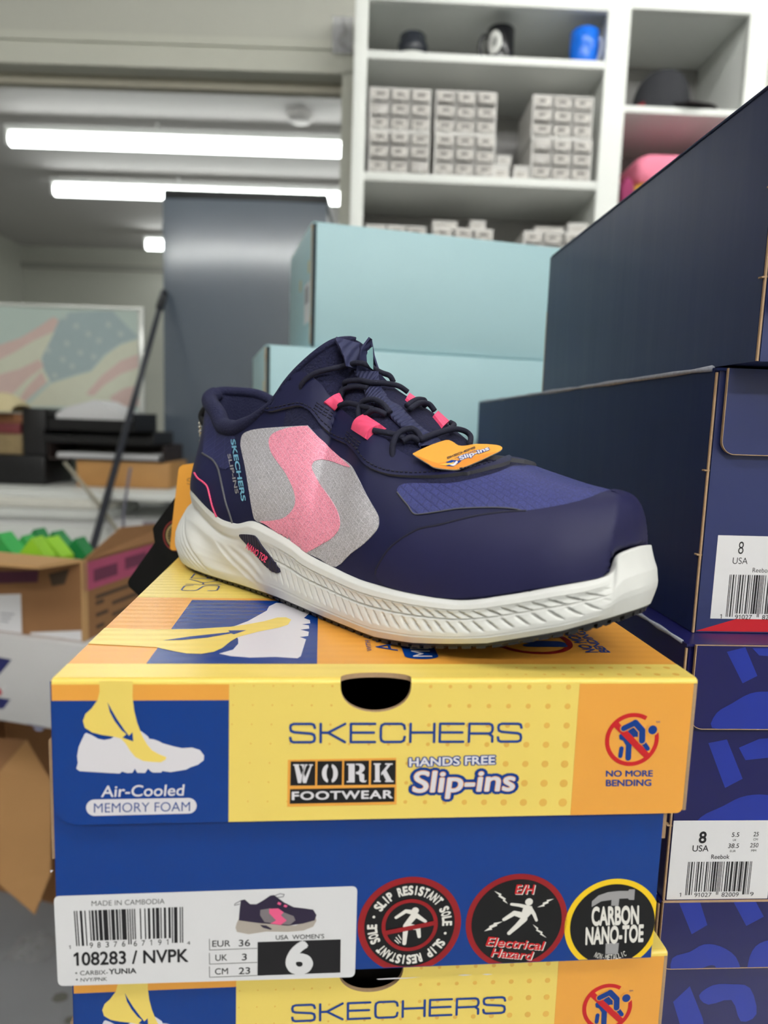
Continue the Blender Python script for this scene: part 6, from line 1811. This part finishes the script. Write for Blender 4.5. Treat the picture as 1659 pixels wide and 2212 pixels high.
# brown carton under it, its corner flap hanging open towards the viewer
bz1 = wz0-.0006
BM_ = WM.copy(); BM_.translation.z = FLOOR_Z
t = thing('open_carton', 'brown carton under the white one, one flap hanging down in front', 'carton', BM_)
hz_ = bz1-FLOOR_Z; b = MB()
ya, yb_ = .24, .42
b.box(-.12, .50, ya, yb_, .001, .006, Kb); b.box(-.12, .50, ya, yb_, hz_-.005, hz_, Kb); b.box(-.12, -.115, ya, yb_, .006, hz_-.005, Kb); b.box(.495, .50, ya, yb_, .006, hz_-.005, Kb); b.box(-.115, .495, yb_-.005, yb_, .006, hz_-.005, Kb)
b.build('carton_body', t)
iv = BM_.inverted()
Q = [iv @ at(*p) for p in ((58, 1598, 1.24), (112, 1690, 1.20), (110, 1888, 1.10), (75, 1976, 1.07), (0, 1912, 1.09), (-70, 1850, 1.10), (-70, 1740, 1.18), (0, 1668, 1.21))]
b = MB(); n_ = (Q[1]-Q[0]).cross(Q[4]-Q[0]); n_.normalize(); kq = len(Q)
tri = [(0, 1, 7), (1, 2, 7), (2, 3, 4), (2, 4, 7), (4, 5, 6), (4, 6, 7)]
F1 = [q+n_*.0025 for q in Q]; F2 = [q-n_*.0025 for q in Q]
b.add(F1+F2, tri+[tuple(i+kq for i in f[::-1]) for f in tri]+[(i, (i+1) % kq, (i+1) % kq+kq, i+kq) for i in range(kq)], mat('tan_cardboard', (176, 132, 84), .8, var=.05, vscale=15)); b.build('front_flap', t)
Q = [iv @ at(*p) for p in ((56, 1598, 1.24), (0, 1668, 1.21), (-70, 1740, 1.18), (-70, 1590, 1.23))]
b = MB(); n_ = (Q[1]-Q[0]).cross(Q[3]-Q[0]); n_.normalize(); b.hexa([q-n_*.0025 for q in Q]+[q+n_*.0025 for q in Q], Kb); b.build('side_flap', t)
# crumpled clear wrap on the floor
p = on_z(72, 2052, FLOOR_Z)
t = thing('plastic_wrap', 'crumpled clear plastic wrap on the grey floor under the brown flap', 'wrap', Matrix.Translation(p))
rr = random.Random(5); b = MB(); rows = []
for j in range(12): rows.append([Vector(((i-6)*.007+rr.uniform(-.003, .003), (j-6)*.006+rr.uniform(-.003, .003), .003+.022*rr.random()*(1-abs(i-6)/7))) for i in range(13)])
b.grid(rows, mat('clear_wrap', (200, 200, 200), .15, alpha=.22), False); b.build('wrap_sheet', t)
# dull spots on the concrete floor
b = MB(); 
for (px, py, r_) in ((130, 2155, .011), (152, 2204, .008)):
    p = on_z(px, py, FLOOR_Z); b.add([p+Vector((r_*1.2*math.cos(k*.5236)*(1+.2*math.sin(3*k)), r_*math.sin(k*.5236), .0006)) for k in range(12)], [tuple(range(12))], mat('floor_stain', (112, 112, 104), .7))
tag(b.build('trim_6'), kind='structure')
